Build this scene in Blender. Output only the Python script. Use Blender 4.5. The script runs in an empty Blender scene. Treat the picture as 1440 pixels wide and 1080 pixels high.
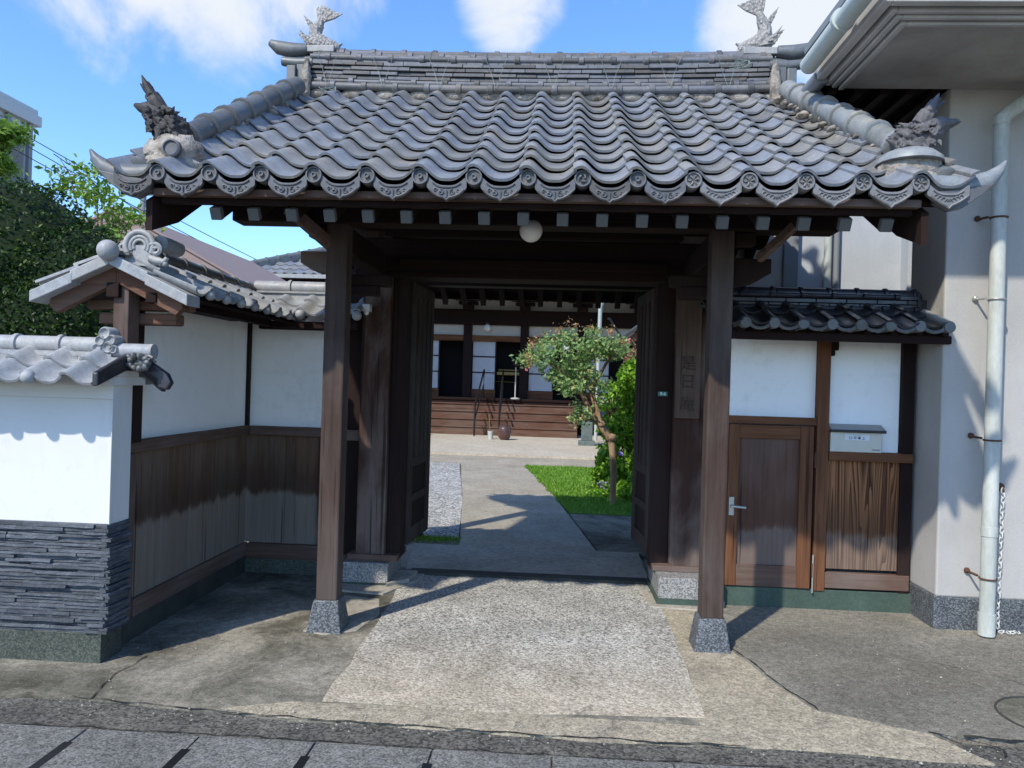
import bpy, math, random
from mathutils import Vector, Matrix, noise
R = math.radians
random.seed(7)
sc = bpy.context.scene
C = sc.collection
# ---------------- camera ----------------
cd = bpy.data.cameras.new('camera'); cam = bpy.data.objects.new('camera', cd); C.objects.link(cam); sc.camera = cam
cd.sensor_width = 36; cd.lens = 27.0; cd.clip_end = 2000; cd.clip_start = 0.05
cam.matrix_world = Matrix.Translation((0, 0, 1.55)) @ Matrix.Rotation(R(3.34), 4, 'Z') @ Matrix.Rotation(R(90), 4, 'X') @ Matrix.Rotation(R(1.73), 4, 'Z')
# ---------------- light -----------------
SUN_EL, SUN_AZ = 44.0, 213.0          # azimuth clockwise from +Y
sd = bpy.data.lights.new('sun', 'SUN'); sd.energy = 2.2; sd.angle = R(1.1); sd.color = (1.0, 0.94, 0.82)
so = bpy.data.objects.new('sun', sd); C.objects.link(so)
S = Vector((math.sin(R(SUN_AZ)) * math.cos(R(SUN_EL)), math.cos(R(SUN_AZ)) * math.cos(R(SUN_EL)), math.sin(R(SUN_EL))))
so.rotation_euler = S.to_track_quat('Z', 'Y').to_euler(); so.location = (-6, -8, 12)
w = bpy.data.worlds.new('World'); sc.world = w; w.use_nodes = True
nt = w.node_tree; nt.nodes.clear()
out = nt.nodes.new('ShaderNodeOutputWorld'); bg = nt.nodes.new('ShaderNodeBackground'); bg.inputs[1].default_value = 0.15
sky = nt.nodes.new('ShaderNodeTexSky'); sky.sky_type = 'NISHITA'; sky.sun_disc = False
sky.sun_elevation = R(SUN_EL); sky.sun_rotation = R(SUN_AZ); sky.air_density = 1.0; sky.dust_density = 0.4; sky.ozone_density = 2.5
tc = nt.nodes.new('ShaderNodeTexCoord')
def wn(t, **k):
    n = nt.nodes.new(t)
    for a, b in k.items(): setattr(n, a, b)
    return n
def px_dir(px, py):
    return (cam.matrix_world.to_3x3() @ Vector(((px - 720) / 1080, -(py - 540) / 1080, -1))).normalized()
def blob(px, py, inner, outer):
    d = wn('ShaderNodeVectorMath', operation='DOT_PRODUCT'); nt.links.new(tc.outputs['Generated'], d.inputs[0]); d.inputs[1].default_value = px_dir(px, py)
    m = wn('ShaderNodeMapRange', interpolation_type='SMOOTHSTEP'); nt.links.new(d.outputs['Value'], m.inputs[0])
    m.inputs[1].default_value = math.cos(R(outer)); m.inputs[2].default_value = math.cos(R(inner)); return m.outputs[0]
acc = None
for b in [(300, -40, 2, 9.5), (190, -30, 0, 8), (450, -30, 0, 6.5), (720, 0, 0, 5.0), (1085, 20, 1, 6.5), (1200, -30, 3, 9), (900, -400, 5, 18), (1700, 60, 4, 20)]:
    v = blob(*b)
    if acc is None: acc = v
    else:
        m = wn('ShaderNodeMath', operation='MAXIMUM'); nt.links.new(acc, m.inputs[0]); nt.links.new(v, m.inputs[1]); acc = m.outputs[0]
nz = wn('ShaderNodeTexNoise'); nz.inputs['Scale'].default_value = 5.5; nz.inputs['Detail'].default_value = 10; nz.inputs['Roughness'].default_value = .58; nz.inputs['Distortion'].default_value = .5
nt.links.new(tc.outputs['Generated'], nz.inputs[0])
ad = wn('ShaderNodeMath', operation='MULTIPLY_ADD'); nt.links.new(nz.outputs[0], ad.inputs[0]); ad.inputs[1].default_value = 2.6; nt.links.new(acc, ad.inputs[2])
mr = wn('ShaderNodeMapRange', interpolation_type='SMOOTHSTEP'); nt.links.new(ad.outputs[0], mr.inputs[0]); mr.inputs[1].default_value = 1.62; mr.inputs[2].default_value = 2.45
hs = wn('ShaderNodeHueSaturation'); hs.inputs['Saturation'].default_value = 1.12; hs.inputs['Value'].default_value = 1.0; nt.links.new(sky.outputs[0], hs.inputs['Color'])
mx = wn('ShaderNodeMixRGB'); nt.links.new(mr.outputs[0], mx.inputs[0]); tint = wn('ShaderNodeMixRGB', blend_type='MULTIPLY'); tint.inputs[0].default_value = 1; nt.links.new(hs.outputs[0], tint.inputs[1]); tint.inputs[2].default_value = (.67, .775, .92, 1); nt.links.new(tint.outputs[0], mx.inputs[1]); mx.inputs[2].default_value = (2.6, 2.75, 2.95, 1)
nt.links.new(mx.outputs[0], bg.inputs[0]); nt.links.new(bg.outputs[0], out.inputs[0])
sc.view_settings.view_transform = 'Standard'; sc.view_settings.look = 'None'; sc.view_settings.exposure = 1.14; sc.view_settings.gamma = 1.0
sc.cycles.max_bounces = 8

# ---------------- mesh builder ----------------
WL = {}
class MB:
    def __init__(s): s.v = []; s.f = []
    def add(s, vs, fs):
        n = len(s.v); s.v += [Vector(p) for p in vs]; s.f += [tuple(i + n for i in f) for f in fs]; return s
    def box(s, x0, x1, y0, y1, z0, z1):
        return s.add([(x0,y0,z0),(x1,y0,z0),(x1,y1,z0),(x0,y1,z0),(x0,y0,z1),(x1,y0,z1),(x1,y1,z1),(x0,y1,z1)],
                     [(0,3,2,1),(4,5,6,7),(0,1,5,4),(1,2,6,5),(2,3,7,6),(3,0,4,7)])
    def obox(s, c, ax, ay, az):      # centre and three half-vectors
        c, ax, ay, az = map(Vector, (c, ax, ay, az)); P = []
        for k in (-1, 1):
            for i, j in ((-1,-1),(1,-1),(1,1),(-1,1)): P.append(c + ax*i + ay*j + az*k)
        return s.add(P, [(0,3,2,1),(4,5,6,7),(0,1,5,4),(1,2,6,5),(2,3,7,6),(3,0,4,7)])
    def beam(s, p0, p1, wx, h, up=(0,0,1)):   # rectangular bar between two points
        p0, p1 = Vector(p0), Vector(p1); d = (p1 - p0); l = d.length / 2; d.normalize()
        sx = d.cross(Vector(up)).normalized(); uz = sx.cross(d)
        return s.obox((p0 + p1) / 2, sx * wx / 2, d * l, uz * h / 2)
    def tube(s, pts, r, n=10, cap=True, flat=1.0):
        pts = [Vector(p) for p in pts]; m = len(pts); rs = r if isinstance(r, (list, tuple)) else [r] * m
        V = []; F = []; ref = None
        for i, p in enumerate(pts):
            d = (pts[min(i+1, m-1)] - pts[max(i-1, 0)]).normalized()
            if ref is None: ref = Vector((0, 0, 1)) if abs(d.z) < .9 else Vector((0, 1, 0))
            a = d.cross(ref)
            if a.length < 1e-4: a = d.cross(Vector((1, 0, 0)))
            a.normalize(); b = a.cross(d).normalized(); ref = b
            for k in range(n):
                t = 2 * math.pi * k / n; V.append(p + a * math.cos(t) * rs[i] * flat + b * math.sin(t) * rs[i])
        for i in range(m - 1):
            for k in range(n): F.append((i*n+k, i*n+(k+1)%n, (i+1)*n+(k+1)%n, (i+1)*n+k))
        if cap: F.append(tuple(range(n-1, -1, -1))); F.append(tuple((m-1)*n + k for k in range(n)))
        return s.add(V, F)
    def ball(s, c, r, nu=14, nv=9, sc=(1, 1, 1), jit=0, js=3.0):
        V = []; F = []; c = Vector(c)
        for j in range(nv + 1):
            for i in range(nu):
                t = 2*math.pi*i/nu; ph = math.pi*j/nv
                d = Vector((math.sin(ph)*math.cos(t), math.sin(ph)*math.sin(t), math.cos(ph)))
                q = 1 + (jit * noise.noise(d * js + c * 7) if jit else 0)
                V.append(c + Vector((d.x*sc[0], d.y*sc[1], d.z*sc[2])) * r * q)
        for j in range(nv):
            for i in range(nu): F.append((j*nu+i, (j+1)*nu+i, (j+1)*nu+(i+1)%nu, j*nu+(i+1)%nu))
        return s.add(V, F)
    def lathe(s, c, prof, n=20, axis='Z'):
        V = []; F = []; c = Vector(c)
        for (r, h) in prof:
            for k in range(n):
                t = 2*math.pi*k/n
                V.append(c + (Vector((r*math.cos(t), r*math.sin(t), h)) if axis == 'Z' else Vector((r*math.cos(t), h, -r*math.sin(t)))))
        for i in range(len(prof) - 1):
            for k in range(n): F.append((i*n+k, i*n+(k+1)%n, (i+1)*n+(k+1)%n, (i+1)*n+k))
        F.append(tuple(range(n-1, -1, -1))); F.append(tuple((len(prof)-1)*n + k for k in range(n)))
        return s.add(V, F)
    def prism(s, poly, vec):          # 3D polygon extruded by vec
        n = len(poly); vec = Vector(vec); P = [Vector(p) for p in poly]
        return s.add(P + [p + vec for p in P], [tuple(range(n-1, -1, -1)), tuple(range(n, 2*n))] + [(i, (i+1)%n, (i+1)%n+n, i+n) for i in range(n)])
    def cone(s, p0, p1, r, n=6): return s.tube([p0, p1], [r, r*.05], n)
    def jitter(s, a, f, start=0):
        for i in range(start, len(s.v)):
            p = s.v[i]; s.v[i] = p + Vector(noise.noise_vector(p * f)) * a
        return s
def finish(o, smooth, bevel):
    me = o.data
    if smooth:
        me.polygons.foreach_set('use_smooth', [True] * len(me.polygons)); me.set_sharp_from_angle(angle=R(smooth if smooth > 1 else 42))
    if bevel:
        b = o.modifiers.new('bevel', 'BEVEL'); b.width = bevel; b.segments = 2; b.limit_method = 'ANGLE'; b.angle_limit = R(40)
def tag(o, label=None, cat=None, group=None, kind=None):
    if label: o['label'] = label
    if cat: o['category'] = cat
    if group: o['group'] = group
    if kind: o['kind'] = kind
    return o
def thing(name, loc, label, cat, group=None):
    o = bpy.data.objects.new(name, None); o.empty_display_size = .2; C.objects.link(o); o.location = loc; WL[o] = Vector(loc); return tag(o, label, cat, group)
def part(name, mb, m, parent=None, smooth=0, bevel=0, label=None, cat=None, group=None, kind=None, recalc=False):
    if parent is not None: off = WL[parent]
    else:
        lo = Vector((min(v.x for v in mb.v), min(v.y for v in mb.v), min(v.z for v in mb.v))); hi = Vector((max(v.x for v in mb.v), max(v.y for v in mb.v), 0))
        off = Vector(((lo.x + hi.x) / 2, (lo.y + hi.y) / 2, lo.z))
    me = bpy.data.meshes.new(name); me.from_pydata([tuple(v - off) for v in mb.v], [], mb.f); me.update()
    if recalc:
        import bmesh
        b = bmesh.new(); b.from_mesh(me); bmesh.ops.recalc_face_normals(b, faces=b.faces); b.to_mesh(me); b.free()
    me.materials.append(m); o = bpy.data.objects.new(name, me); C.objects.link(o)
    if parent is not None: o.parent = parent; WL[o] = off
    else: o.location = off; WL[o] = off
    finish(o, smooth, bevel); return tag(o, label, cat, group, kind)
def sub(name, mb, m, p, **k): return part(name, mb, m, p, **k)

# ---------------- materials ----------------
class MT:
    def __init__(s, name, rough=.8, spec=.3, metallic=0):
        s.m = bpy.data.materials.new(name); s.m.use_nodes = True; s.t = s.m.node_tree; s.b = s.t.nodes['Principled BSDF']
        s.b.inputs['Roughness'].default_value = rough; s.b.inputs['Specular IOR Level'].default_value = spec; s.b.inputs['Metallic'].default_value = metallic
        s.tc = s.t.nodes.new('ShaderNodeTexCoord').outputs['Object']
    def n(s, t, **k):
        x = s.t.nodes.new(t)
        for a, b in k.items(): setattr(x, a, b)
        return x
    def l(s, a, b): s.t.links.new(a, b)
    def map(s, scale, rot=(0,0,0), src=None):
        x = s.n('ShaderNodeMapping'); x.inputs['Scale'].default_value = scale; x.inputs['Rotation'].default_value = rot; s.l(src or s.tc, x.inputs[0]); return x.outputs[0]
    def noise(s, scale, det=6, rough=.6, dist=0, src=None):
        x = s.n('ShaderNodeTexNoise'); x.inputs['Scale'].default_value = scale; x.inputs['Detail'].default_value = det; x.inputs['Roughness'].default_value = rough
        x.inputs['Distortion'].default_value = dist; s.l(src or s.tc, x.inputs[0]); return x.outputs[0]
    def ramp(s, fac, stops):
        x = s.n('ShaderNodeValToRGB'); e = x.color_ramp.elements
        while len(e) < len(stops): e.new(.5)
        for i, (p, c) in enumerate(stops):
            e[i].position = p; e[i].color = (c, c, c, 1) if isinstance(c, (int, float)) else (*c, 1)
        s.l(fac, x.inputs[0]); return x.outputs[0]
    def mix(s, fac, a, b, mode='MIX'):
        x = s.n('ShaderNodeMixRGB', blend_type=mode)
        for i, q in enumerate((fac, a, b)):
            if isinstance(q, (int, float)): x.inputs[i].default_value = q if i == 0 else (q, q, q, 1)
            elif isinstance(q, tuple): x.inputs[i].default_value = (*q, 1)
            else: s.l(q, x.inputs[i])
        return x.outputs[0]
    def math(s, op, a, b, c=None):
        x = s.n('ShaderNodeMath', operation=op)
        for i, q in enumerate((a, b, c)):
            if q is None: continue
            if isinstance(q, (int, float)): x.inputs[i].default_value = q
            else: s.l(q, x.inputs[i])
        return x.outputs[0]
    def island(s): return s.n('ShaderNodeNewGeometry').outputs['Random Per Island']
    def sep(s, i):
        x = s.n('ShaderNodeSeparateXYZ'); s.l(s.tc, x.inputs[0]); return x.outputs[i]
    def bump(s, h, st, dist=.01):
        x = s.n('ShaderNodeBump'); x.inputs['Strength'].default_value = st; x.inputs['Distance'].default_value = dist; s.l(h, x.inputs['Height'])
        prev = s.b.inputs['Normal'].links
        if prev: s.l(prev[0].from_socket, x.inputs['Normal'])
        s.l(x.outputs[0], s.b.inputs['Normal'])
    def done(s, col):
        if isinstance(col, tuple): s.b.inputs['Base Color'].default_value = (*col, 1)
        else: s.l(col, s.b.inputs['Base Color'])
        return s.m
def surf(name, stops, scale=3, stretch=(1,1,1), rough=.8, spec=.3, bump=.3, bscale=60, fine=.25, island=0, metallic=0, bdist=.006):
    m = MT(name, rough, spec, metallic); co = m.map(stretch)
    c = m.ramp(m.noise(scale, 8, .62, .3, co), stops)
    f = m.noise(bscale, 4, .6, 0, co)
    c = m.mix(1.0, c, m.ramp(f, [(.25, 1 - fine), (.75, 1.0)]), 'MULTIPLY')
    if island: c = m.mix(1.0, c, m.ramp(m.island(), [(0, 1 - island), (1, 1.0)]), 'MULTIPLY')
    if bump: m.bump(f, bump, bdist)
    return m.done(c)
def wood(name, dark, light, grey=None, axis='Z', amt=.5, low_band=None, figure=False, rough=.82, board=0):
    m = MT(name, rough, .25)
    st = {'Z': (1, 1, .05), 'X': (.05, 1, 1), 'Y': (1, .05, 1)}[axis]
    co = m.map(st)
    if figure:
        # cathedral grain: stretched rings, different in each board
        off = m.n('ShaderNodeVectorMath', operation='ADD'); m.l(m.tc, off.inputs[0])
        cmb = m.n('ShaderNodeCombineXYZ'); m.l(m.math('MULTIPLY', m.island(), 3.1), cmb.inputs[2]); m.l(m.math('MULTIPLY', m.island(), .4), cmb.inputs[0]); m.l(cmb.outputs[0], off.inputs[1])
        c2 = m.map((1.5, 1, .065), src=off.outputs[0])
        nz = m.noise(3.2, 3, .5, .4, c2)
        g = m.math('FRACT', m.math('MULTIPLY', nz, 22.0), 0)
        g = m.math('ADD', m.math('MULTIPLY', g, .75), m.math('MULTIPLY', m.noise(70, 4, .6, 0, co), .35))
    else:
        g = m.math('ADD', m.math('MULTIPLY', m.noise(38, 6, .65, .6, co), .6), m.math('MULTIPLY', m.noise(9, 4, .6, 1.0, co), .45))
    c = m.ramp(g, [(.3, dark), (.72, light)])
    if grey:
        wv = m.ramp(m.noise(2.3, 5, .6, .4, m.map({'Z': (1, 1, .45), 'X': (.45, 1, 1), 'Y': (1, .45, 1)}[axis])), [(.42, 0.0), (.62, amt)])
        c = m.mix(wv, c, m.mix(1.0, grey, m.ramp(g, [(.2, .55), (.75, 1.15)]), 'MULTIPLY'))
    if low_band:  # paler below a wavy height line, darker just above it
        zt, pale, dk = low_band
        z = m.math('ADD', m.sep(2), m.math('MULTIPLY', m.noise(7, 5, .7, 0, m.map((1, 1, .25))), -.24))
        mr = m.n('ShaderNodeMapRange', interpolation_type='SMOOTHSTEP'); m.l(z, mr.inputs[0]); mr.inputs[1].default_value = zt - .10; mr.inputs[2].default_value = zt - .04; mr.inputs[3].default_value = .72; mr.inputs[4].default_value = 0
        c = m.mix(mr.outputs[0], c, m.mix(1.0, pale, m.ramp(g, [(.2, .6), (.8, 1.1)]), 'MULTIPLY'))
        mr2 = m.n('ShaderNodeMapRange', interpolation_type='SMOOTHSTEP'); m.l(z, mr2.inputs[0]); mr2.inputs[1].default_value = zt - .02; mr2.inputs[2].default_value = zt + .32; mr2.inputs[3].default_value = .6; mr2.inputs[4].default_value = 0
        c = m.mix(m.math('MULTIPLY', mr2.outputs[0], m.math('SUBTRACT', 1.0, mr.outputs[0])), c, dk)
    crack = m.ramp(m.noise(30, 3, .5, .2, m.map({'Z': (1, 1, .02), 'X': (.02, 1, 1), 'Y': (1, .02, 1)}[axis])), [(.30, .35), (.36, 1.0)])
    c = m.mix(1.0, c, crack, 'MULTIPLY')
    if board: c = m.mix(1.0, c, m.ramp(m.island(), [(0, 1 - board), (1, 1.0)]), 'MULTIPLY')
    m.bump(g, .35, .006); m.bump(crack, .5, .004)
    return m.done(c)
DK, LT, GR = (.030, .012, .007), (.085, .036, .020), (.15, .115, .095)
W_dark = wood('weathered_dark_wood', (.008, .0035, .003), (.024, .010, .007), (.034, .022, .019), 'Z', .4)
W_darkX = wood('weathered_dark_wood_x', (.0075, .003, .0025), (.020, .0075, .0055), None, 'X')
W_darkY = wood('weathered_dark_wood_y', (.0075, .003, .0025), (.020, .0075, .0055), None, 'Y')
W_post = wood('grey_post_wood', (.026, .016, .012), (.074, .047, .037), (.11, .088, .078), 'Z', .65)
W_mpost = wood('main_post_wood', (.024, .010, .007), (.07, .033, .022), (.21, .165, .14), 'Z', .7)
W_board = wood('fence_board_wood', (.070, .038, .024), (.215, .130, .084), (.20, .165, .13), 'Z', .55, low_band=(.60, (.36, .315, .26), (.04, .018, .011)), board=.3)
W_railX = wood('rail_wood_x', (.065, .036, .027), (.16, .10, .075), (.19, .155, .135), 'X', .6)
W_railY = wood('rail_wood_y', (.065, .036, .027), (.16, .10, .075), (.19, .155, .135), 'Y', .6)
W_fig = wood('figured_cedar', (.07, .025, .009), (.30, .135, .052), None, 'Z', 0, low_band=(.50, (.21, .165, .135), (.07, .03, .015)), figure=True, rough=.6, board=.2)
W_door = wood('brown_door_wood', (.062, .030, .020), (.145, .078, .055), (.15, .11, .09), 'Z', .5, low_band=(.52, (.22, .175, .15), (.08, .035, .02)))
W_orange = wood('orange_frame_wood', (.06, .024, .011), (.22, .095, .045), None, 'Z', 0)
W_orangeX = wood('orange_frame_wood_x', (.06, .024, .011), (.24, .105, .05), None, 'X', 0)
W_barge = wood('bargeboard_wood', (.07, .030, .019), (.19, .095, .06), (.17, .12, .09), 'X', .4)
W_step = wood('red_step_wood', (.055, .025, .016), (.16, .078, .05), (.18, .13, .10), 'X', .5)
W_leaf = wood('door_leaf_wood', (.020, .012, .010), (.06, .042, .035), (.085, .07, .062), 'Z', .7)
def tile_mat(name, base, tan, blue, rough=.42, spec=.5, isl=.35, tanamt=(.47, .68)):
    m = MT(name, rough, spec)
    a = m.noise(5, 6, .65, .4); b = m.noise(2.2, 5, .6); r = m.island()
    c = m.mix(m.ramp(a, [(tanamt[0], 0.0), (tanamt[1], .75)]), base, tan)
    c = m.mix(m.ramp(m.math('ADD', m.math('MULTIPLY', r, .6), m.math('MULTIPLY', b, .5)), [(.45, 0.0), (.75, .8)]), c, blue)
    c = m.mix(1.0, c, m.ramp(r, [(0, 1 - isl), (.5, 1.0), (1, 1 - isl * .4)]), 'MULTIPLY')
    f = m.noise(140, 3, .6)
    c = m.mix(1.0, c, m.ramp(f, [(.3, .78), (.7, 1.0)]), 'MULTIPLY')
    c = m.mix(1.0, c, m.ramp(m.noise(17, 8, .72, .4), [(.34, .74), (.6, 1.05)]), 'MULTIPLY')
    lich = m.ramp(m.noise(26, 4, .7), [(.66, 0.0), (.72, .5)])
    c = m.mix(lich, c, (.42, .40, .34))
    rr = m.ramp(a, [(.3, rough - .12), (.7, rough + .2)]); m.l(rr, m.b.inputs['Roughness'])
    m.bump(f, .15, .003); m.bump(b, .2, .01)
    return m.done(c)
T_main = tile_mat('smoked_roof_tile', (.270, .270, .265), (.38, .34, .275), (.235, .262, .31), .34, .55, .3)
T_eave = tile_mat('dark_eave_tile', (.10, .098, .098), (.17, .15, .13), (.13, .14, .16), .5)
T_relief = tile_mat('relief_tile', (.21, .205, .20), (.28, .25, .22), (.20, .205, .22), .55)
T_ridge = tile_mat('ridge_tile', (.155, .155, .155), (.27, .235, .195), (.17, .18, .21), .55, isl=.55)
T_light = tile_mat('pale_roof_tile', (.37, .372, .368), (.44, .42, .385), (.34, .36, .38), .5, .4, .15)
T_black = tile_mat('black_roof_tile', (.030, .030, .036), (.06, .055, .055), (.05, .05, .065), .33, .6, .5, (.55, .8))
T_pale2 = tile_mat('worn_ridge_tile', (.29, .30, .29), (.38, .36, .31), (.26, .29, .31), .5)
T_horn = tile_mat('horn_tile', (.135, .14, .135), (.21, .195, .165), (.15, .165, .175), .42)
M_drag = surf('ornament_clay', [(.3, (.02, .019, .019)), (.7, (.085, .08, .078))], 9, rough=.6, bump=.6, bscale=70, fine=.5)
M_dragg = surf('ornament_clay_grey', [(.3, (.07, .068, .07)), (.7, (.20, .19, .19))], 9, rough=.6, bump=.6, bscale=70, fine=.5)
M_fish = surf('fish_clay', [(.3, (.20, .19, .18)), (.7, (.42, .39, .36))], 9, rough=.55, bump=.5, bscale=80, fine=.35)
def scaled(name, a, b, sc):
    m = MT(name, .55, .35); v = m.n('ShaderNodeTexVoronoi'); v.inputs['Scale'].default_value = sc; m.l(m.map((1, 1, .8)), v.inputs[0])
    c = m.mix(m.ramp(v.outputs['Distance'], [(.25, 0.0), (.7, .8)]), b, a); c = m.mix(1.0, c, m.ramp(m.noise(12, 6, .7), [(.3, .65), (.7, 1.05)]), 'MULTIPLY')
    m.bump(m.math('SUBTRACT', 1.0, v.outputs['Distance']), .9, .012); return m.done(c)
M_fish = scaled('fish_clay', (.22, .21, .20), (.38, .36, .33), 48)
M_mortar = surf('roof_mortar', [(.35, (.13, .115, .10)), (.5, (.36, .32, .27)), (.68, (.52, .48, .42))], 9, rough=.95, bump=.9, bscale=45, fine=.4, bdist=.015)
def plaster(name, c, d):
    m = MT(name, .85, .2)
    col = m.mix(m.ramp(m.noise(1.6, 6, .65), [(.4, 0.0), (.75, .55)]), c, d)
    col = m.mix(m.ramp(m.noise(5, 6, .7, 0, m.map((1, 1, .18))), [(.55, 0.0), (.85, .4)]), col, tuple(x * .74 for x in d))
    g = m.math('ADD', m.noise(11, 8, .75), m.math('MULTIPLY', m.noise(1.2, 4, .6), .35)); col = m.mix(m.ramp(g, [(.70, 0.0), (.86, .18)]), col, (.42, .40, .35))
    m.bump(m.noise(120, 3, .6), .12, .003); return m.done(col)
P_white = plaster('white_plaster', (.90, .90, .88), (.85, .85, .83))
P_low = plaster('low_wall_plaster', (.66, .66, .64), (.60, .60, .58))
P_stucco = None
def stucco():
    m = MT('beige_stucco', .9, .2)
    c = m.mix(m.ramp(m.noise(.9, 6, .65), [(.35, 0.0), (.7, 1.0)]), (.46, .445, .42), (.36, .345, .325))
    c = m.mix(m.ramp(m.noise(4, 6, .7, 0, m.map((1, 1, .12))), [(.5, 0.0), (.8, .45)]), c, (.34, .32, .30))
    v = m.noise(90, 3, .7); c = m.mix(m.ramp(v, [(.30, .7), (.37, 0.0)]), c, (.26, .25, .24))
    m.bump(v, .5, .004); return m.done(c)
P_stucco = stucco()
P_soffit = surf('soffit_render', [(.35, (.33, .31, .29)), (.7, (.46, .44, .41))], 2.5, rough=.9, bump=.15, bscale=50, fine=.12)
P_mould = surf('soffit_moulding_paint', [(.35, (.42, .41, .39)), (.7, (.55, .53, .50))], 3, rough=.8, bump=.1, fine=.1)
def granite(name, a, b, c, sc=170):
    m = MT(name, .6, .4)
    v = m.n('ShaderNodeTexVoronoi'); v.inputs['Scale'].default_value = sc; m.l(m.tc, v.inputs[0])
    s = m.n('ShaderNodeSeparateColor'); m.l(v.outputs['Color'], s.inputs[0])
    col = m.ramp(s.outputs[0], [(.2, a), (.55, b), (.9, c)])
    col = m.mix(1.0, col, m.ramp(m.noise(4, 5, .6), [(.3, .72), (.7, 1.0)]), 'MULTIPLY')
    m.bump(s.outputs[0], .15, .002); return m.done(col)
G_blue = granite('blue_granite', (.045, .05, .056), (.10, .112, .122), (.20, .215, .225), 150)
G_green = granite('green_stone', (.04, .05, .04), (.075, .088, .07), (.115, .13, .105), 150)
G_green2 = surf('green_painted_footing', [(.3, (.05, .078, .062)), (.7, (.075, .115, .09))], 5, rough=.8, bump=.3, bscale=60, fine=.3)
G_pale = granite('pale_granite', (.14, .14, .135), (.30, .295, .28), (.43, .42, .40), 150)
G_darkft = surf('dark_footing', [(.3, (.03, .033, .03)), (.7, (.07, .072, .06))], 5, rough=.9, bump=.4, bscale=60)
G_slate = surf('split_slate', [(.3, (.09, .10, .12)), (.6, (.19, .21, .235)), (.8, (.30, .32, .34))], 12, stretch=(1, 1, 3), rough=.75, bump=.9, bscale=70, fine=.45, island=.45, bdist=.01)
def concrete(name, stops, agg=.35, asc=190, sc1=1.6, moss=None, wet=None, dark=(.10, .095, .085), rough=.93, marks=0, cream=None):
    m = MT(name, rough, .2)
    c = m.ramp(m.noise(sc1, 9, .66, .5), stops)
    if moss: c = m.mix(m.ramp(m.noise(1.1, 8, .7, .8), [(moss, 0.0), (moss + .12, .8)]), c, dark)
    if cream: c = m.mix(m.ramp(m.noise(2.1, 8, .7, .3, m.map((1, 1.6, 1), (0, 0, .3))), [(cream, 0.0), (cream + .15, .75)]), c, (.36, .32, .255))
    v = m.n('ShaderNodeTexVoronoi'); v.inputs['Scale'].default_value = asc; m.l(m.tc, v.inputs[0])
    s = m.n('ShaderNodeSeparateColor'); m.l(v.outputs['Color'], s.inputs[0])
    c = m.mix(1.0, c, m.ramp(s.outputs[0], [(.1, 1 - agg), (.6, 1.0), (1, 1 + agg * .5)]), 'MULTIPLY')
    f = m.noise(22, 8, .72); c = m.mix(1.0, c, m.ramp(f, [(.32, .62), (.6, 1.05)]), 'MULTIPLY')
    c = m.mix(m.ramp(m.noise(60, 2, .5), [(.70, 0.0), (.73, .6)]), c, (.42, .41, .37))
    v2 = m.n('ShaderNodeTexVoronoi', feature='DISTANCE_TO_EDGE'); v2.inputs['Scale'].default_value = .55; m.l(m.map((1, 1, 1)), v2.inputs[0])
    nz = m.math('ADD', v2.outputs[0], m.math('MULTIPLY', m.noise(6, 6, .7), .05))
    c = m.mix(m.ramp(nz, [(.024, .75), (.034, 0.0)]), c, (.05, .045, .04)) if marks else c
    m.bump(s.outputs[0], .5, .003); m.bump(f, .55, .008)
    return m.done(c)
F_left = concrete('stained_concrete', [(.36, (.085, .080, .058)), (.5, (.215, .198, .155)), (.64, (.39, .355, .285))], .3, 170, 1.3, moss=.54, dark=(.09, .084, .060), cream=.54, marks=0)
F_right = concrete('worn_dark_concrete', [(.3, (.155, .142, .115)), (.55, (.25, .232, .19)), (.75, (.38, .35, .285))], .35, 150, .9, moss=.62, cream=.60, marks=0)
F_smooth = concrete('smooth_cement', [(.3, (.31, .285, .235)), (.7, (.46, .42, .35))], .10, 200, 2.5)
F_tan = concrete('tan_cement_edge', [(.3, (.29, .25, .185)), (.5, (.45, .39, .285)), (.75, (.27, .24, .185))], .35, 120, 3.0, moss=.6, dark=(.14, .13, .105))
F_asph = concrete('old_asphalt', [(.3, (.085, .08, .07)), (.7, (.19, .178, .15))], .6, 95, 2.0, cream=.68)
F_slab = concrete('gutter_slab_concrete', [(.3, (.14, .138, .125)), (.7, (.24, .235, .215))], .5, 140, 2.0)
F_path = concrete('garden_concrete', [(.3, (.31, .275, .215)), (.7, (.47, .42, .335))], .2, 120, 1.6, moss=.66, dark=(.15, .145, .13))
F_apron = concrete('tan_forecourt_concrete', [(.3, (.46, .40, .31)), (.7, (.58, .52, .42))], .1, 60, .9)
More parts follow.
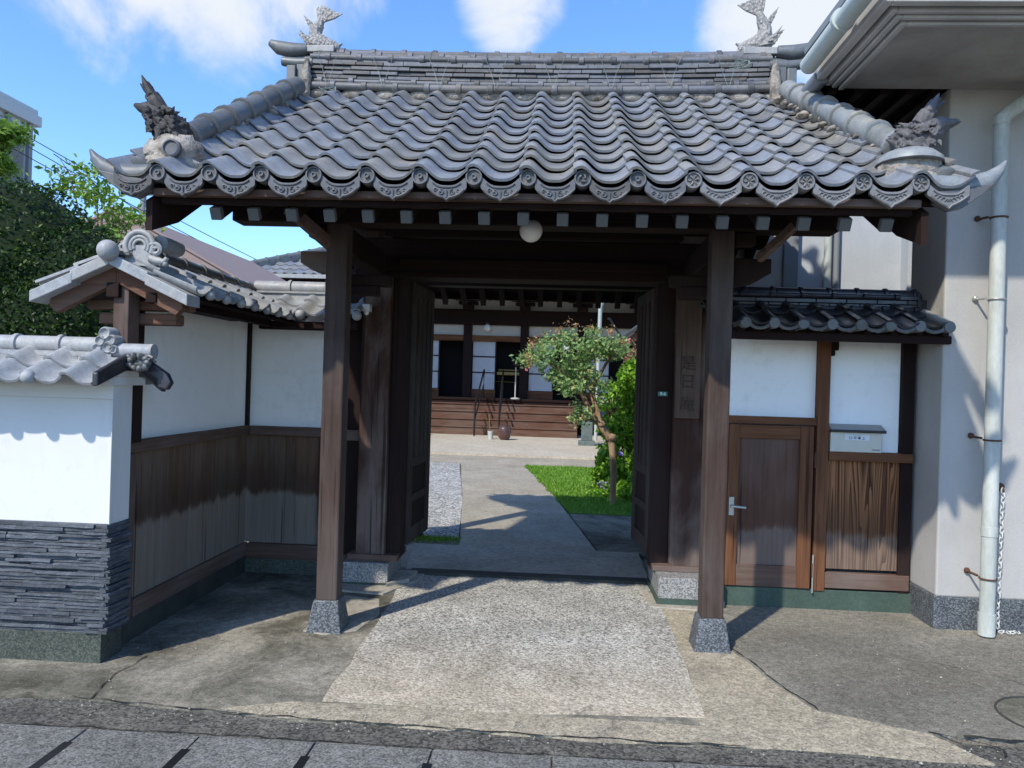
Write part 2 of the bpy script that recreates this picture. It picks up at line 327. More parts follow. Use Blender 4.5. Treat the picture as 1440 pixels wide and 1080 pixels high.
def pebbles():
    m = MT('washed_pebble_concrete', .85, .25)
    v = m.n('ShaderNodeTexVoronoi'); v.inputs['Scale'].default_value = 82; m.l(m.tc, v.inputs[0])
    s = m.n('ShaderNodeSeparateColor'); m.l(v.outputs['Color'], s.inputs[0])
    c = m.ramp(s.outputs[0], [(.0, (.12, .115, .105)), (.26, (.34, .325, .29)), (.6, (.50, .48, .43)), (1, (.66, .64, .58))])
    c = m.mix(m.ramp(v.outputs['Distance'], [(.35, 0.0), (.75, .55)]), c, (.17, .155, .13))
    y = m.sep(1)
    mr = m.n('ShaderNodeMapRange'); m.l(m.math('ADD', y, m.math('MULTIPLY', m.noise(2.4, 6, .7), .9)), mr.inputs[0]); mr.inputs[1].default_value = -.62; mr.inputs[2].default_value = .35; mr.inputs[3].default_value = .65; mr.inputs[4].default_value = 0
    c = m.mix(mr.outputs[0], c, m.mix(1.0, (.52, .43, .30), m.ramp(s.outputs[0], [(0, .7), (1, 1.15)]), 'MULTIPLY'))
    c = m.mix(1.0, c, m.ramp(m.noise(2.4, 7, .68, .3), [(.32, .66), (.62, 1.05)]), 'MULTIPLY')
    m.bump(m.math('SUBTRACT', 1.0, v.outputs['Distance']), .6, .004); return m.done(c)
F_peb = pebbles()
F_gravel = concrete('white_gravel', [(.3, (.36, .355, .33)), (.7, (.52, .51, .48))], .65, 42, 3.0)
F_grass = surf('grass_ground', [(.3, (.08, .18, .015)), (.7, (.15, .30, .03))], 6, rough=.9, bump=.5, bscale=90, fine=.4)
def leafm(name, a, b, c=None, rough=.5):
    m = MT(name, rough, .3); r = m.island()
    st = [(0, a), (.78, b), (1, c or b)]
    col = m.ramp(r, st); m.l(col, m.b.inputs['Base Color'])
    tr = m.n('ShaderNodeBsdfTranslucent'); m.l(col, tr.inputs[0]); mx = m.n('ShaderNodeMixShader'); mx.inputs[0].default_value = .3
    o = m.t.nodes['Material Output']; m.l(m.b.outputs[0], mx.inputs[1]); m.l(tr.outputs[0], mx.inputs[2]); m.l(mx.outputs[0], o.inputs[0]); return m.m
L_hedge = leafm('hedge_leaf', (.008, .024, .004), (.026, .066, .008), (.09, .16, .018), .45)
L_lawn = leafm('grass_blade', (.10, .23, .02), (.17, .35, .03), (.28, .46, .05))
L_bush = leafm('lime_leaf', (.10, .22, .015), (.22, .42, .03), (.40, .60, .07))
L_myrt = leafm('myrtle_leaf', (.12, .22, .07), (.28, .43, .15), (.50, .46, .20))
L_young = leafm('young_leaf', (.30, .20, .07), (.50, .26, .13), (.62, .40, .22))
L_tree = leafm('light_tree_leaf', (.09, .18, .02), (.20, .34, .04), (.34, .46, .08))
L_pink = leafm('pink_petal', (.75, .22, .22), (.8, .35, .32))
L_white = leafm('white_petal', (.75, .72, .75), (.8, .8, .8))
L_purple = leafm('purple_petal', (.35, .22, .65), (.45, .33, .75))
B_trunk = surf('tree_bark', [(.3, (.16, .095, .05)), (.7, (.46, .31, .19))], 9, stretch=(1, 1, .3), rough=.9, bump=.8, bscale=40)
B_dark = surf('dark_bark', [(.3, (.04, .03, .02)), (.7, (.12, .09, .06))], 9, rough=.9, bump=.8, bscale=40)
def plain(name, c, rough=.5, metallic=0, spec=.4, fine=.12):
    return surf(name, [(.3, tuple(x * .88 for x in c)), (.7, c)], 6, rough=rough, metallic=metallic, spec=spec, bump=.08, bscale=80, fine=fine)
K_pipe = surf('aged_white_pvc', [(.35, (.40, .42, .38)), (.6, (.56, .58, .54))], 5, stretch=(1, 1, .3), rough=.5, bump=.05, fine=.2)
K_gut = plain('pale_green_pvc', (.50, .55, .51), .45)
K_dpipe = plain('grey_pipe', (.24, .26, .28), .4)
K_chain = plain('white_plastic', (.62, .62, .59), .5)
K_steel = plain('brushed_steel', (.52, .52, .49), .38, .6)
K_lid = plain('steel_lid', (.40, .39, .38), .42, .5)
K_black = plain('black_paint', (.012, .012, .014), .4)
K_rust = plain('rusty_iron', (.10, .045, .025), .8)
K_rafend = plain('grey_rafter_paint', (.115, .115, .11), .7)
K_globe = plain('opal_glass', (.80, .78, .72), .25, 0, .5, .03)
K_plate = plain('green_enamel', (.02, .19, .15), .35, 0, .5, .05)
K_text = plain('white_enamel', (.8, .82, .8), .4, 0, .4, .02)
K_ink = plain('dark_ink', (.05, .06, .08), .6)
K_label = plain('paper_label', (.72, .76, .80), .6)
K_wire = plain('pale_green_wire', (.26, .31, .28), .5)
K_line = plain('power_cable', (.02, .02, .022), .6)
K_jar = plain('glazed_brown_jar', (.10, .055, .05), .25, 0, .5)
K_gold = plain('worn_gold', (.28, .20, .06), .4, .6)
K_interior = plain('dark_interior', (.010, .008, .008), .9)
K_shoji = plain('shoji_paper', (.62, .63, .64), .8)
K_frieze = plain('hall_plaster', (.60, .57, .50), .9)
K_mauve = plain('mauve_siding', (.29, .215, .195), .8)
K_cladding = plain('pale_grey_cladding', (.50, .54, .56), .6)
K_cap = plain('dark_grey_capping', (.22, .24, .25), .6)
K_bluewall = surf('blue_grey_render', [(.3, (.40, .43, .46)), (.7, (.50, .53, .56))], 2, rough=.9, bump=.2, fine=.12)
K_stele = surf('stele_stone', [(.3, (.09, .12, .12)), (.7, (.17, .21, .20))], 6, rough=.7, bump=.4)
K_window = plain('window_glass', (.05, .07, .09), .1, 0, .6)

def lineq(a, b, t): return tuple(a[i] + (b[i] - a[i]) * t for i in range(3))
# ---------------- roof tiles ----------------
def pan_h(u, A): # u in tile widths, hump at 0
    c = .5 + .5 * math.cos(2 * math.pi * u)
    return A * (c ** 1.7)
def tile_field(mb, O, U, V, w, c0, c1, rows, expo, A=.062, th=.014, lift=.024, umin=None, umax=None, nu=12, jit=.003, sag=0.0):
    O, U, V = Vector(O), Vector(U).normalized(), Vector(V).normalized(); N = U.cross(V)
    L = rows * expo
    for j in range(c0, c1 + 1):
        for i in range(rows):
            a, b = (j - .16) * w, (j + .90) * w
            if umin is not None: a = max(a, umin)
            if umax is not None: b = min(b, umax)
            if b - a < .02: continue
            dj = random.uniform(-jit, jit); dv = random.uniform(-jit, jit) * 1.6; rot = random.uniform(-jit, jit) * 2.0
            v0 = i * expo + dv; v1 = min(v0 + expo * 1.12, L + .01)
            top0, top1, bot0, bot1 = [], [], [], []
            for k in range(nu + 1):
                u = a + (b - a) * k / nu; un = u / w
                h = pan_h(un, A); fr = un - (j - .16)
                edge = th * max(0, 1 - fr / .34)
                for (v, lf, T, B) in ((v0, lift, top0, bot0), (v1, 0, top1, bot1)):
                    vv = v + rot * (un - j) if v == v0 else v
                    sg = sag * math.sin(math.pi * min(1, max(0, vv / L)))
                    p = O + U * (u + dj) + V * vv + N * (h + edge + lf - sg)
                    T.append(p); B.append(p - N * th)
            n = nu + 1; vs = top0 + top1 + bot0 + bot1; F = []
            for k in range(nu):
                F += [(k, k+1, n+k+1, n+k), (2*n+k+1, 2*n+k, 3*n+k, 3*n+k+1), (2*n+k, 2*n+k+1, k+1, k)]
            F += [(2*n, 0, n, 3*n), (nu, 2*n+nu, 3*n+nu, n+nu)]
            mb.add(vs, F)
    return mb
def cap_row(mb, p0, p1, r, seg, collar=1.16, cl=.045, n=14, lifty=0.0):
    p0, p1 = Vector(p0), Vector(p1); d = p1 - p0; L = d.length; d.normalize(); k = max(1, round(L / seg)); s = L / k
    for i in range(k):
        a = p0 + d * (i * s); b = p0 + d * ((i + 1) * s)
        mb.tube([a + d * .002, a + d * (s - .001)], [r * random.uniform(.97, 1.0), r * .97], n)
        mb.tube([b - d * cl, b - d * (cl * .8), b - d * .006, b], [r * .98, r * collar, r * collar, r * .98], n)
    return mb
def spiral(mb, c, r0, turns, rt, sgn=1, U=(1,0,0), Vv=(0,0,1), n=18, start=0):
    c, U, Vv = Vector(c), Vector(U), Vector(Vv); P = []
    for i in range(n):
        t = i / (n - 1); a = start + sgn * t * turns * 2 * math.pi; rr = r0 * (1 - .82 * t); P.append(c + U * math.cos(a) * rr + Vv * math.sin(a) * rr)
    return mb.tube(P, rt, 5)
# =====================================================  GROUND  =====================================================
def sheet(name, pts, z, m, kind='structure', th=.05, wob=0.0, sub_=6):
    P = []
    n = len(pts)
    for i in range(n):
        a, b = Vector((*pts[i], 0)), Vector((*pts[(i+1) % n], 0)); k = sub_ if wob else 1
        for j in range(k):
            p = a.lerp(b, j / k)
            if wob: p += Vector((noise.noise(p * 3.1), noise.noise(p * 3.1 + Vector((9, 9, 9))), 0)) * wob + Vector((noise.noise(p * 14), noise.noise(p * 14 + Vector((5, 9, 9))), 0)) * wob * .25
            P.append((p.x, p.y, z - th))
    mb = MB().prism(P, (0, 0, th)); o = part(name, mb, m, kind=kind); return o
g = MB().add([(-400,-300,-.03),(400,-300,-.03),(400,600,-.03),(-400,600,-.03)], [(0,1,2,3)]); part('ground', g, F_path, kind='structure')
sheet('street', [(-14, -8), (14, -8), (14, 3.55), (-14, 3.55)], .0, F_asph)
# gutter cover slabs with open hand slots
g = MB(); x = -5.97
for k in range(24):
    y1 = 3.205 + .0 * k; tl = random.uniform(-.002, .002)
    g.obox((x + .247, 2.93, .004 + tl), (.2455, 0, tl), (0, .27, 0), (0, 0, .008)); x += .5
gs = part('gutter_slabs', g, F_slab, kind='structure', bevel=.004)
g = MB(); x = -5.97
for k in range(24):
    g.box(x - .022, x + .016, 2.74, 3.07, .0, .0135) if k % 1 == 0 else 0
    x += .5
part('gutter_slots', g, K_black, kind='structure')
sheet('forecourt', [(-7, 3.46), (-2.9, 3.44), (-2.2, 3.50), (-1.1, 3.40), (.6, 3.38), (.95, 3.42), (.95, 6.3), (-7, 6.3)], .006, F_left, wob=.03)
sheet('forecourt', [(1.30, 3.82), (1.75, 3.62), (2.6, 3.56), (6, 3.5), (6, 6.6), (1.05, 6.6), (1.05, 4.75), (1.17, 4.2)], .010, F_right, wob=.02)
sheet('forecourt', [(.70, 3.40), (1.35, 3.38), (1.9, 3.36), (1.75, 3.62), (1.33, 3.80), (1.18, 4.2), (1.06, 4.75), (1.0, 5.7), (.74, 5.7)], .008, F_tan, wob=.03)
sheet('entry_path', [(-1.2, 3.60), (-.4, 3.60), (.9, 3.56), (1.0, 3.45), (.2, 3.36), (-.9, 3.40), (-1.5, 3.46)], .0095, F_tan, wob=.03)
sheet('entry_path', [(-1.07, 3.62), (-.2, 3.60), (.75, 3.66), (.78, 5.0), (.79, 6.06), (-1.14, 6.06), (-1.10, 5.0)], .0125, F_peb, wob=.022)
def crack(pts, w0=.007, z=.021, seed=0):
    P = []; rnd = random.Random(seed)
    for i in range(len(pts)-1):
        a, b = Vector((*pts[i], 0)), Vector((*pts[i+1], 0)); n = max(3, int((b-a).length / .035))
        for k in range(n):
            p = a.lerp(b, k/n); nn = Vector(noise.noise_vector(p*9 + Vector((seed, 0, 0))))*.022 + Vector(noise.noise_vector(p*40))*.006; P.append((p + Vector((nn.x, nn.y, 0)), w0*rnd.uniform(.25, 1.1)))
    V = []; F = []
    for i, (p, w1) in enumerate(P):
        d = (P[min(i+1, len(P)-1)][0] - P[max(i-1, 0)][0]).normalized(); q = Vector((-d.y, d.x, 0))*w1; V += [(p+q).to_tuple()[:2] + (z,), (p-q).to_tuple()[:2] + (z,)]
        if i: F.append((2*i-2, 2*i-1, 2*i+1, 2*i))
    return V, F
K_crack = surf('crack_dirt', [(.3, (.02, .018, .014)), (.7, (.05, .045, .035))], 9, rough=1)
g = MB()
for i, (p, w0, z) in enumerate([([(1.9, 3.60), (2.5, 3.56), (3.2, 3.52), (4.2, 3.50)], .011, .0145), ([(1.32, 3.82), (1.2, 4.2), (1.08, 4.72), (1.05, 5.5)], .006, .0145), ([(-2.15, 3.5), (-2.2, 3.8), (-2.18, 4.1)], .004, .0105),
    ([(-1.3, 3.42), (-.6, 3.40), (.1, 3.37), (.9, 3.39)], .006, .0145), ([(-2.25, 3.50), (-1.7, 3.46), (-1.3, 3.42)], .005, .0125), ([(-2.3, 3.22), (-1.1, 3.225), (.2, 3.22), (1.5, 3.22)], .004, .0055),
    ([(1.75, 3.64), (2.0, 3.50), (1.95, 3.38)], .006, .0145), ([(2.2, 4.6), (2.5, 4.4), (2.7, 4.05)], .003, .0145)]):
    V, F = crack(p, w0, z, i); g.add(V, F)
part('ground_cracks', g, K_crack, kind='structure')
g = MB(); rnd_ = random.Random(2)
for k in range(420):       # loose grit and pebbles lying about
    x, y = rnd_.uniform(-2.3, 3.2), rnd_.choice((rnd_.uniform(3.3, 3.5), rnd_.uniform(3.4, 5.4))); q = rnd_.uniform(.002, .006)
    if rnd_.random() < .05: q *= 1.7
    g.add([(x+q, y, .014), (x, y+q, .014), (x-q, y, .014), (x, y-q, .014), (x, y, .014+q)], [(0,1,4),(1,2,4),(2,3,4),(3,0,4)])
part('loose_grit', g, F_smooth, kind='stuff')
# cement fillets round the footing blocks
g = MB()
g.prism([(-1.56,5.50,.0),(-1.2,5.45,.0),(-1.02,5.85,.0),(-1.0,6.1,.0),(-1.2,6.15,.0),(-1.56,5.9,.0)], (0,0,.020))
g.prism([(-1.22,5.62,.0),(-1.08,5.80,.0),(-1.06,6.06,.0),(-1.22,6.06,.0)], (.0,0,.045))
g.prism([(.70,5.45,.0),(1.2,5.40,.0),(1.22,5.75,.0),(.95,5.8,.0),(.74,5.8,.0),(.66,6.1,.0)], (0,0,.018))
g.prism([(-1.5,4.6,.0),(-1.36,4.55,.0),(-1.18,4.65,.0),(-1.12,5.0,.0),(-1.2,5.35,.0),(-1.48,5.4,.0)], (0,0,.011))
part('cement_fillet', g, F_smooth, kind='structure', bevel=.008)
sheet('doorstep', [(-1.18, 6.19), (.78, 6.19), (.80, 7.18), (-1.30, 7.18)], .022, F_smooth)
g = MB().box(-1.13, .76, 6.06, 6.19, -.02, .034); part('doorstep_stone', g, G_darkft, kind='structure', bevel=.006)
sheet('garden_path', [(-.87, 7.18), (.42, 7.18), (.02, 10.6), (-.58, 14.6), (-1.80, 14.7), (-1.2, 10.1)], .012, F_path, wob=.006)
sheet('garden_path', [(.44, 7.18), (3, 7.18), (3, 9.25), (.20, 9.3)], .008, F_left)
sheet('garden_path', [(-9, 14.62), (5, 14.55), (5, 16.2), (-9, 16.25)], .010, F_path)
sheet('temple_apron', [(-14, 16.2), (9, 16.2), (9, 30), (-14, 30)], .05, F_apron, th=.12)
sheet('gravel', [(-9, 7.62), (-.93, 7.62), (-1.2, 10.1), (-1.81, 14.6), (-9, 14.6)], .010, F_gravel, kind='stuff')
g = MB()
for k in range(2600):
    x, y = random.uniform(-4, -1.0), random.uniform(7.65, 10.5); s = random.uniform(.008, .017)
    if x > -.95 - (y - 7.6) * .11: continue
    mbv = [(x+s*random.uniform(.6,1)*a, y+s*random.uniform(.6,1)*b, .010+s*.7*c) for a,b,c in ((1,0,0),(0,1,0),(-1,0,0),(0,-1,0),(0,0,1))]
    g.add(mbv, [(0,1,4),(1,2,4),(2,3,4),(3,0,4)])
part('gravel_stones', g, F_gravel, kind='stuff')
sheet('lawn_soil', [(.22, 9.32), (3, 9.28), (3, 14.5), (-.55, 14.55), (.03, 10.6)], .014, F_grass, wob=.02)
g = MB()
def blade(g, x, y, h, z=.012):
    a = random.uniform(0, 6.28); lx, ly = math.cos(a) * h * .5, math.sin(a) * h * .5; wx = .006 * math.sin(a) * (1 + (y > 11)), ; q = .006
    g.add([(x - q*math.sin(a), y + q*math.cos(a), z), (x + q*math.sin(a), y - q*math.cos(a), z), (x + lx, y + ly, z + h)], [(0, 1, 2)])
for k in range(30000):
    t = random.random() ** .8; y = 9.3 + 5.25 * t; xl = .20 - (y - 9.3) * .148 + .06 * noise.noise(Vector((y * 3, 0, 0))) + .03 * noise.noise(Vector((y * 11, 0, 0))) ; x = random.uniform(xl, 2.2)
    blade(g, x, y, random.uniform(.02, .05))
part('lawn_grass', g, L_lawn, kind='stuff', label='short bright green lawn beside the garden path', cat='grass')
g = MB()
for k in range(2600):
    x, y = random.uniform(-3.0, -.9), random.gauss(7.5, .07)
    blade(g, x, min(7.68, max(7.25, y)), random.uniform(.015, .04), .0)
part('mossy_verge', g, L_tree, kind='stuff', label='strip of low weeds between the doorstep and the gravel', cat='weeds')

# =====================================================  GATE  =====================================================
GX, GYr = -.19, 6.13
gate = thing('temple_gate', (GX, 5.75, 0), 'large dark timber temple gate with grey tiled roof and open double doors', 'gate')
for x in (-1.366, .961):
    y = 4.68
    p = part('front_post', MB().box(x-.066, x+.066, y-.066, y+.066, .19, 2.505), W_post, gate, bevel=.012)
    b = MB(); q = [(-.105, 0), (.105, 0), (.076, .195), (-.076, .195)]
    V = [(x-.108,y-.108,0),(x+.108,y-.108,0),(x+.108,y+.108,0),(x-.108,y+.108,0),(x-.077,y-.077,.197),(x+.077,y-.077,.197),(x+.077,y+.077,.197),(x-.077,y+.077,.197)]
    b.add(V, [(0,3,2,1),(4,5,6,7),(0,1,5,4),(1,2,6,5),(2,3,7,6),(3,0,4,7)]); part('post_base', b, G_blue, p, bevel=.008)
# main posts with jambs
for s, x0, x1, j0, j1 in ((-1, -1.486, -1.267, -1.267, -1.155), (1, .866, 1.11, .735, .866)):
    part('main_post', MB().box(x0, x1, 5.74, 6.02, .20, 3.3), W_mpost, gate, bevel=.010)
    part('door_jamb', MB().box(j0 + (.0 if s < 0 else 0), j1, 5.80, 5.98, .20, 2.45), W_dark, gate, bevel=.006)
    a, b = (-1.62, -1.486) if s < 0 else (1.11, 1.26)
    part('wing_board', MB().box(a, b, 5.84, 5.88, .20, 2.4), W_dark, gate)
    part('wing_rail', MB().box(a, b, 5.80, 5.90, 1.08, 1.16), W_railX, gate, bevel=.004)
    if s < 0: blk = MB().box(-1.56, -1.215, 5.655, 6.16, .035, .185); ft = MB().box(-1.55, -1.222, 5.665, 6.15, -.02, .035); sl = MB().box(-1.54, -1.16, 5.71, 6.08, .186, .235)
    else: blk = MB().box(.765, 1.22, 5.52, 6.14, .055, .205); ft = MB().box(.755, 1.23, 5.51, 6.14, -.02, .055); sl = MB().box(.745, 1.20, 5.70, 6.08, .206, .245)
    o = part('footing_stone', blk, G_pale, gate, bevel=.006); part('footing_base', ft, G_green2, o)
    part('sill_plate', sl, W_railX, gate, bevel=.005)
# beams
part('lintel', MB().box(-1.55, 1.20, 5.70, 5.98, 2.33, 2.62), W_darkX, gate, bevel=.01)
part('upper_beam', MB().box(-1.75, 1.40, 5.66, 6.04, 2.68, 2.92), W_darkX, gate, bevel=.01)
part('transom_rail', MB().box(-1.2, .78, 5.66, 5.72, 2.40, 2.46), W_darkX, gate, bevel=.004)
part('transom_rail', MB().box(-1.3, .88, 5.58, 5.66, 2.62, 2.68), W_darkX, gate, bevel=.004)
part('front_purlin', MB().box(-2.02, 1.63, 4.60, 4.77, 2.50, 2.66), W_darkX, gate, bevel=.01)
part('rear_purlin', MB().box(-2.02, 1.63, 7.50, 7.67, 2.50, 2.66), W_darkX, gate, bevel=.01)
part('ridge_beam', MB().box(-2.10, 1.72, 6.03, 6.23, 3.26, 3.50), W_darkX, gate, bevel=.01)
for x in (-1.366, .961):
    b = MB().box(x-.06, x+.06, 4.753, 7.9, 2.33, 2.50)
    part('cross_beam', b, W_darkY, gate, bevel=.012)
    part('rear_post', MB().box(x-.07, x+.07, 7.52, 7.66, .0, 2.30), W_dark, gate, bevel=.01)
    part('king_post', MB().box(x-.08, x+.08, 6.05, 6.21, 2.50, 3.26), W_dark, gate)
# projecting bracket arms outside the front posts
def arm(x0, x1, y0, y1, z0, z1):
    s = 1 if x1 > x0 else -1; L = abs(x1 - x0); P = [(x0, z0), (x0 + s*L*.35, z0), (x0 + s*L*.72, z0 + (z1-z0)*.16), (x1, z0 + (z1-z0)*.48), (x1, z1), (x0, z1)]
    if s > 0: P = P
    return MB().prism([(a, y0, c) for a, c in P], (0, y1 - y0, 0))
part('bracket_arm', arm(.98, 1.30, 4.82, 4.98, 2.20, 2.37), W_dark, gate, bevel=.006, recalc=True)
part('bracket_arm', arm(-1.40, -1.66, 4.82, 4.98, 2.22, 2.36), W_railX, gate, bevel=.006, recalc=True)
part('bracket_arm', MB().box(-1.36, -1.10, 4.90, 5.02, 2.16, 2.23).box(-1.36, -1.18, 4.90, 5.02, 2.10, 2.16), W_dark, gate, bevel=.01)
part('bracket_arm', MB().box(.70, .96, 4.90, 5.02, 2.20, 2.27).box(.78, .96, 4.90, 5.02, 2.13, 2.20), W_dark, gate, bevel=.01)
part('bracket_block', MB().box(-1.56, -1.44, 4.66, 4.76, 2.42, 2.50), W_dark, gate, bevel=.01)
part('bracket_block', MB().box(1.04, 1.16, 4.66, 4.76, 2.42, 2.50), W_dark, gate, bevel=.01)
part('diagonal_brace', MB().beam((-1.40, 4.66, 2.36), (-1.60, 4.40, 2.54), .05, .07), W_railX, gate, bevel=.005)
part('diagonal_brace', MB().beam((1.18, 4.66, 2.34), (1.32, 4.40, 2.50), .04, .05), W_railX, gate, bevel=.005)
# roof carpentry
SL = .567; cs, sn = math.cos(math.atan(SL)), math.sin(math.atan(SL))
def roofz(y): return 2.545 + (y - 3.85) * SL if y < GYr else 2.545 + (2 * GYr - 3.85 - y) * SL
X0, X1 = -2.14, 1.77
for front in (1, -1):
    yy = (lambda y: y) if front > 0 else (lambda y: 2 * GYr - y)
    v = [(X0-.19, yy(3.93), 2.49), (X1+.20, yy(3.93), 2.49), (X1+.20, GYr, 2.49 + (GYr-3.93)*SL), (X0-.19, GYr, 2.49 + (GYr-3.93)*SL)]
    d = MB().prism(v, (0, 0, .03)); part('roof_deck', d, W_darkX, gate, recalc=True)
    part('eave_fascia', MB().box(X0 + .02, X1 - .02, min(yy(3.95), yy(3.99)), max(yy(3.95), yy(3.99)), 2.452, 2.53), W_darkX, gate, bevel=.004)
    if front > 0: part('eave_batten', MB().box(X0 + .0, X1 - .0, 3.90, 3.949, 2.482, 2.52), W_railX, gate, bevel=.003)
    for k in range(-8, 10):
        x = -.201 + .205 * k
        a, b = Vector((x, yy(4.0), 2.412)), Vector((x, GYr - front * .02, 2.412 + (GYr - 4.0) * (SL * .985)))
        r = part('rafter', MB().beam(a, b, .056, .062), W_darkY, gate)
        if front > 0:
            dd = (b - a).normalized(); part('rafter_end', MB().beam(a - dd * .012, a + dd * .028, .060, .066), K_rafend, r, bevel=.004)
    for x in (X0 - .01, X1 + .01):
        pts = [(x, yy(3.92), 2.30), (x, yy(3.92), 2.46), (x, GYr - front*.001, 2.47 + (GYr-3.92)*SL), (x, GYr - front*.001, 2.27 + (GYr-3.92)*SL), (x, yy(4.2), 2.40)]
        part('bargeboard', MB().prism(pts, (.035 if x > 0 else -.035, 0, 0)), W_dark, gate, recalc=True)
# tiles
w_ = .2727; expo = .2455; rows = 10
roofs = {}
for front in (1, -1):
    O = (-2.084, 3.86, 2.553) if front > 0 else (1.734, 2 * GYr - 3.86, 2.553)
    U = (1, 0, 0) if front > 0 else (-1, 0, 0); Vv = (0, front * cs, sn)
    mb = tile_field(MB(), O, U, Vv, w_, -1, 15, rows, expo, A=.066, umin=-.265, umax=14 * w_ + .265, nu=14, lift=.029, jit=.0045, sag=.02)
    roofs[front] = part('roof_tiles', mb, T_main, gate, smooth=50)
# eave tiles: disc + pendant, copied along the eave
def disc(mb, c, r=.043, style=0, ny=-1):
    cx, cy, cz = c
    mb.lathe((cx, cy, cz), [(r, .05), (r, 0), (r * .98, -.004), (r * .80, -.004), (r * .76, .002), (.0001, .003)] if ny < 0 else [], 18, 'Y')
    return mb
def mk_eave(style):
    b = MB(); g2 = MB()
    # disc
    if style != 3: b.lathe((0, 0, -.004), [(.042, .09), (.043, 0), (.041, -.006), (.034, -.006), (.031, .003), (.0005, .004)], 20, 'Y')
    # pendant plate filling the trough
    top = []; bot = []
    n = 14
    for i in range(n + 1):
        u = .036 + (w_ - .072) * i / n; un = u / w_; zt = pan_h(un, .066) - .012
        t = (i / n - .5) * 2; zb = -.022 - (.058 if style != 2 else .060) * (1 - abs(t) ** (2.3 if style != 2 else 1.45)) - (.012 * max(0, 1 - abs(t) / .14))
        top.append((u, 0, zt)); bot.append((u, 0, min(zb, zt - .012)))
    b.prism([(p[0], .004, p[2] - .035) for p in top] + [(p[0], .004, p[2] - .035) for p in reversed(bot)], (0, .022, 0))
    m0 = len(b.v)
    cx = w_ / 2
    # raised rim following the lower edge
    rim = [(p[0], .0, p[2] - .030) for p in bot][1:-1]
    b.tube(rim, .0065, 6)
    b.tube([(p[0], .001, p[2] - .046) for p in top][2:-2], .004, 5)
    # relief scrolls
    zc = -.083
    if style != 2:
        for s in (-1, 1):
            spiral(b, (cx + s * .030, .0, zc), .017, 1.1, .0034, s, start=math.pi / 2)
            spiral(b, (cx + s * .058, .0, zc + .012), .011, 1.0, .003, -s, start=0)
        b.tube([(cx, .0, zc - .024), (cx, .0, zc + .012)], .004, 5)
    else:
        for s in (-1, 1):
            for q in range(4):
                P = []
                for i in range(8):
                    a = math.pi * (.15 + .7 * i / 7); P.append((cx + s * (.006 + .018 * q) + s*math.cos(a) * .014, .0, zc - .012 + .007 * q + math.sin(a) * .018))
                b.tube(P, .0028, 5)
    if style == 0: b.lathe((0, -.002, -.004), [(.013, .004), (.013, -.006), (.008, -.006), (.008, .0)], 12, 'Y')
    elif style == 3: pass
    elif style == 1:
        for k in range(3):
            a0 = k * 2.094; P = [(math.cos(a0 + .35*i) * (.012 + .0022*i), -.003, -.004 + math.sin(a0 + .35*i) * (.012 + .0022*i)) for i in range(6)]
            b.tube(P, [.0075, .007, .006, .0045, .003, .001], 6)
    else:
        for k in range(6):
            a0 = k * math.pi / 3; c, s_ = math.cos(a0), math.sin(a0)
            b.tube([(c*.007, -.002, -.004 + s_*.007), (c*.019 - s_*.004, -.003, -.004 + s_*.019 + c*.004), (c*.029, -.002, -.004 + s_*.029)], [.003, .005, .002], 5)
    return b
protos = {}
for k in range(-1, 15):
    st = 3 if k == -1 else 0 if k < 8 or k == 9 else (1 if k == 8 else 2)
    if st not in protos:
        me = bpy.data.meshes.new('eave_tile'); mb = mk_eave(st); me.from_pydata([tuple(v) for v in mb.v], [], mb.f); me.materials.append(T_relief if st == 2 else T_eave); protos[st] = me
        me.polygons.foreach_set('use_smooth', [True] * len(me.polygons)); me.set_sharp_from_angle(angle=R(40))
    o = bpy.data.objects.new('eave_tile', protos[st]); C.objects.link(o); o.parent = roofs[1]
    o.location = Vector((-2.084 + w_ * k, 3.838, 2.588)) - WL[gate]; o.rotation_euler = (R(random.uniform(-2, 2)), 0, R(random.uniform(-1.5, 1.5)))
    WL[o] = WL[gate]
# ridge
rd = MB(); zb = 3.825
X0r, X1r = -2.03, 1.575
def sagz(x): t = (x - (X0r + X1r) / 2) / ((X1r - X0r) / 2); return .028 * t * t
yf = GYr - .12
def ridge_seg(x0, x1, y0, y1, z0, z1):
    rd.obox(((x0+x1)/2, (y0+y1)/2, (z0+z1)/2 + sagz((x0+x1)/2)), ((x1-x0)/2, 0, (sagz(x1)-sagz(x0))/2), (0, (y1-y0)/2, 0), (0, 0, (z1-z0)/2))
ridge_seg(X0r, X1r, GYr - .085, GYr + .085, 3.62, 4.16)
zc = zb + .055
for r_ in range(5):
    x = X0r + random.uniform(-.2, 0); h = .0335
    while x < X1r:
        L = random.choice((.16, .22, .25, .25)) ; a, b = max(x, X0r), min(x + L - .004, X1r)
        if b > a: ridge_seg(a, b, yf - .009 * r_ + random.uniform(-.007, .007) + .010, 2*GYr - yf, zc + .003, zc + h - .004)
        x += L
    zc += h
part('ridge_wall', rd, T_ridge, gate, bevel=.003)
rc = MB()
def sag_caps(y, z, r, seg, off, rr=1.25):
    x = X0r - off
    while x < X1r:
        a, b = max(x, X0r), min(x + seg, X1r)
        if b - a > .05:
            A, B = Vector((a, y, z + sagz(a))), Vector((b, y, z + sagz(b))); d = (B - A).normalized()
            rc.tube([A, B - d * .002], [r, r], 10)
            if b < X1r: rc.tube([B - d * .03, B - d * .024, B + d * .012, B + d * .018], [r * 1.0, r * rr, r * rr, r], 10)
        x += seg
sag_caps(yf - .03, zb + .018, .030, .25, .05, 1.35)      # bottom row of half-round caps
sag_caps(yf - .012, zb + .062, .020, .25, .16, 1.7)
sag_caps(yf - .012, 4.078, .022, .25, .10, 1.5)
sag_caps(yf + .03, 4.108, .026, .25, .20, 1.5)
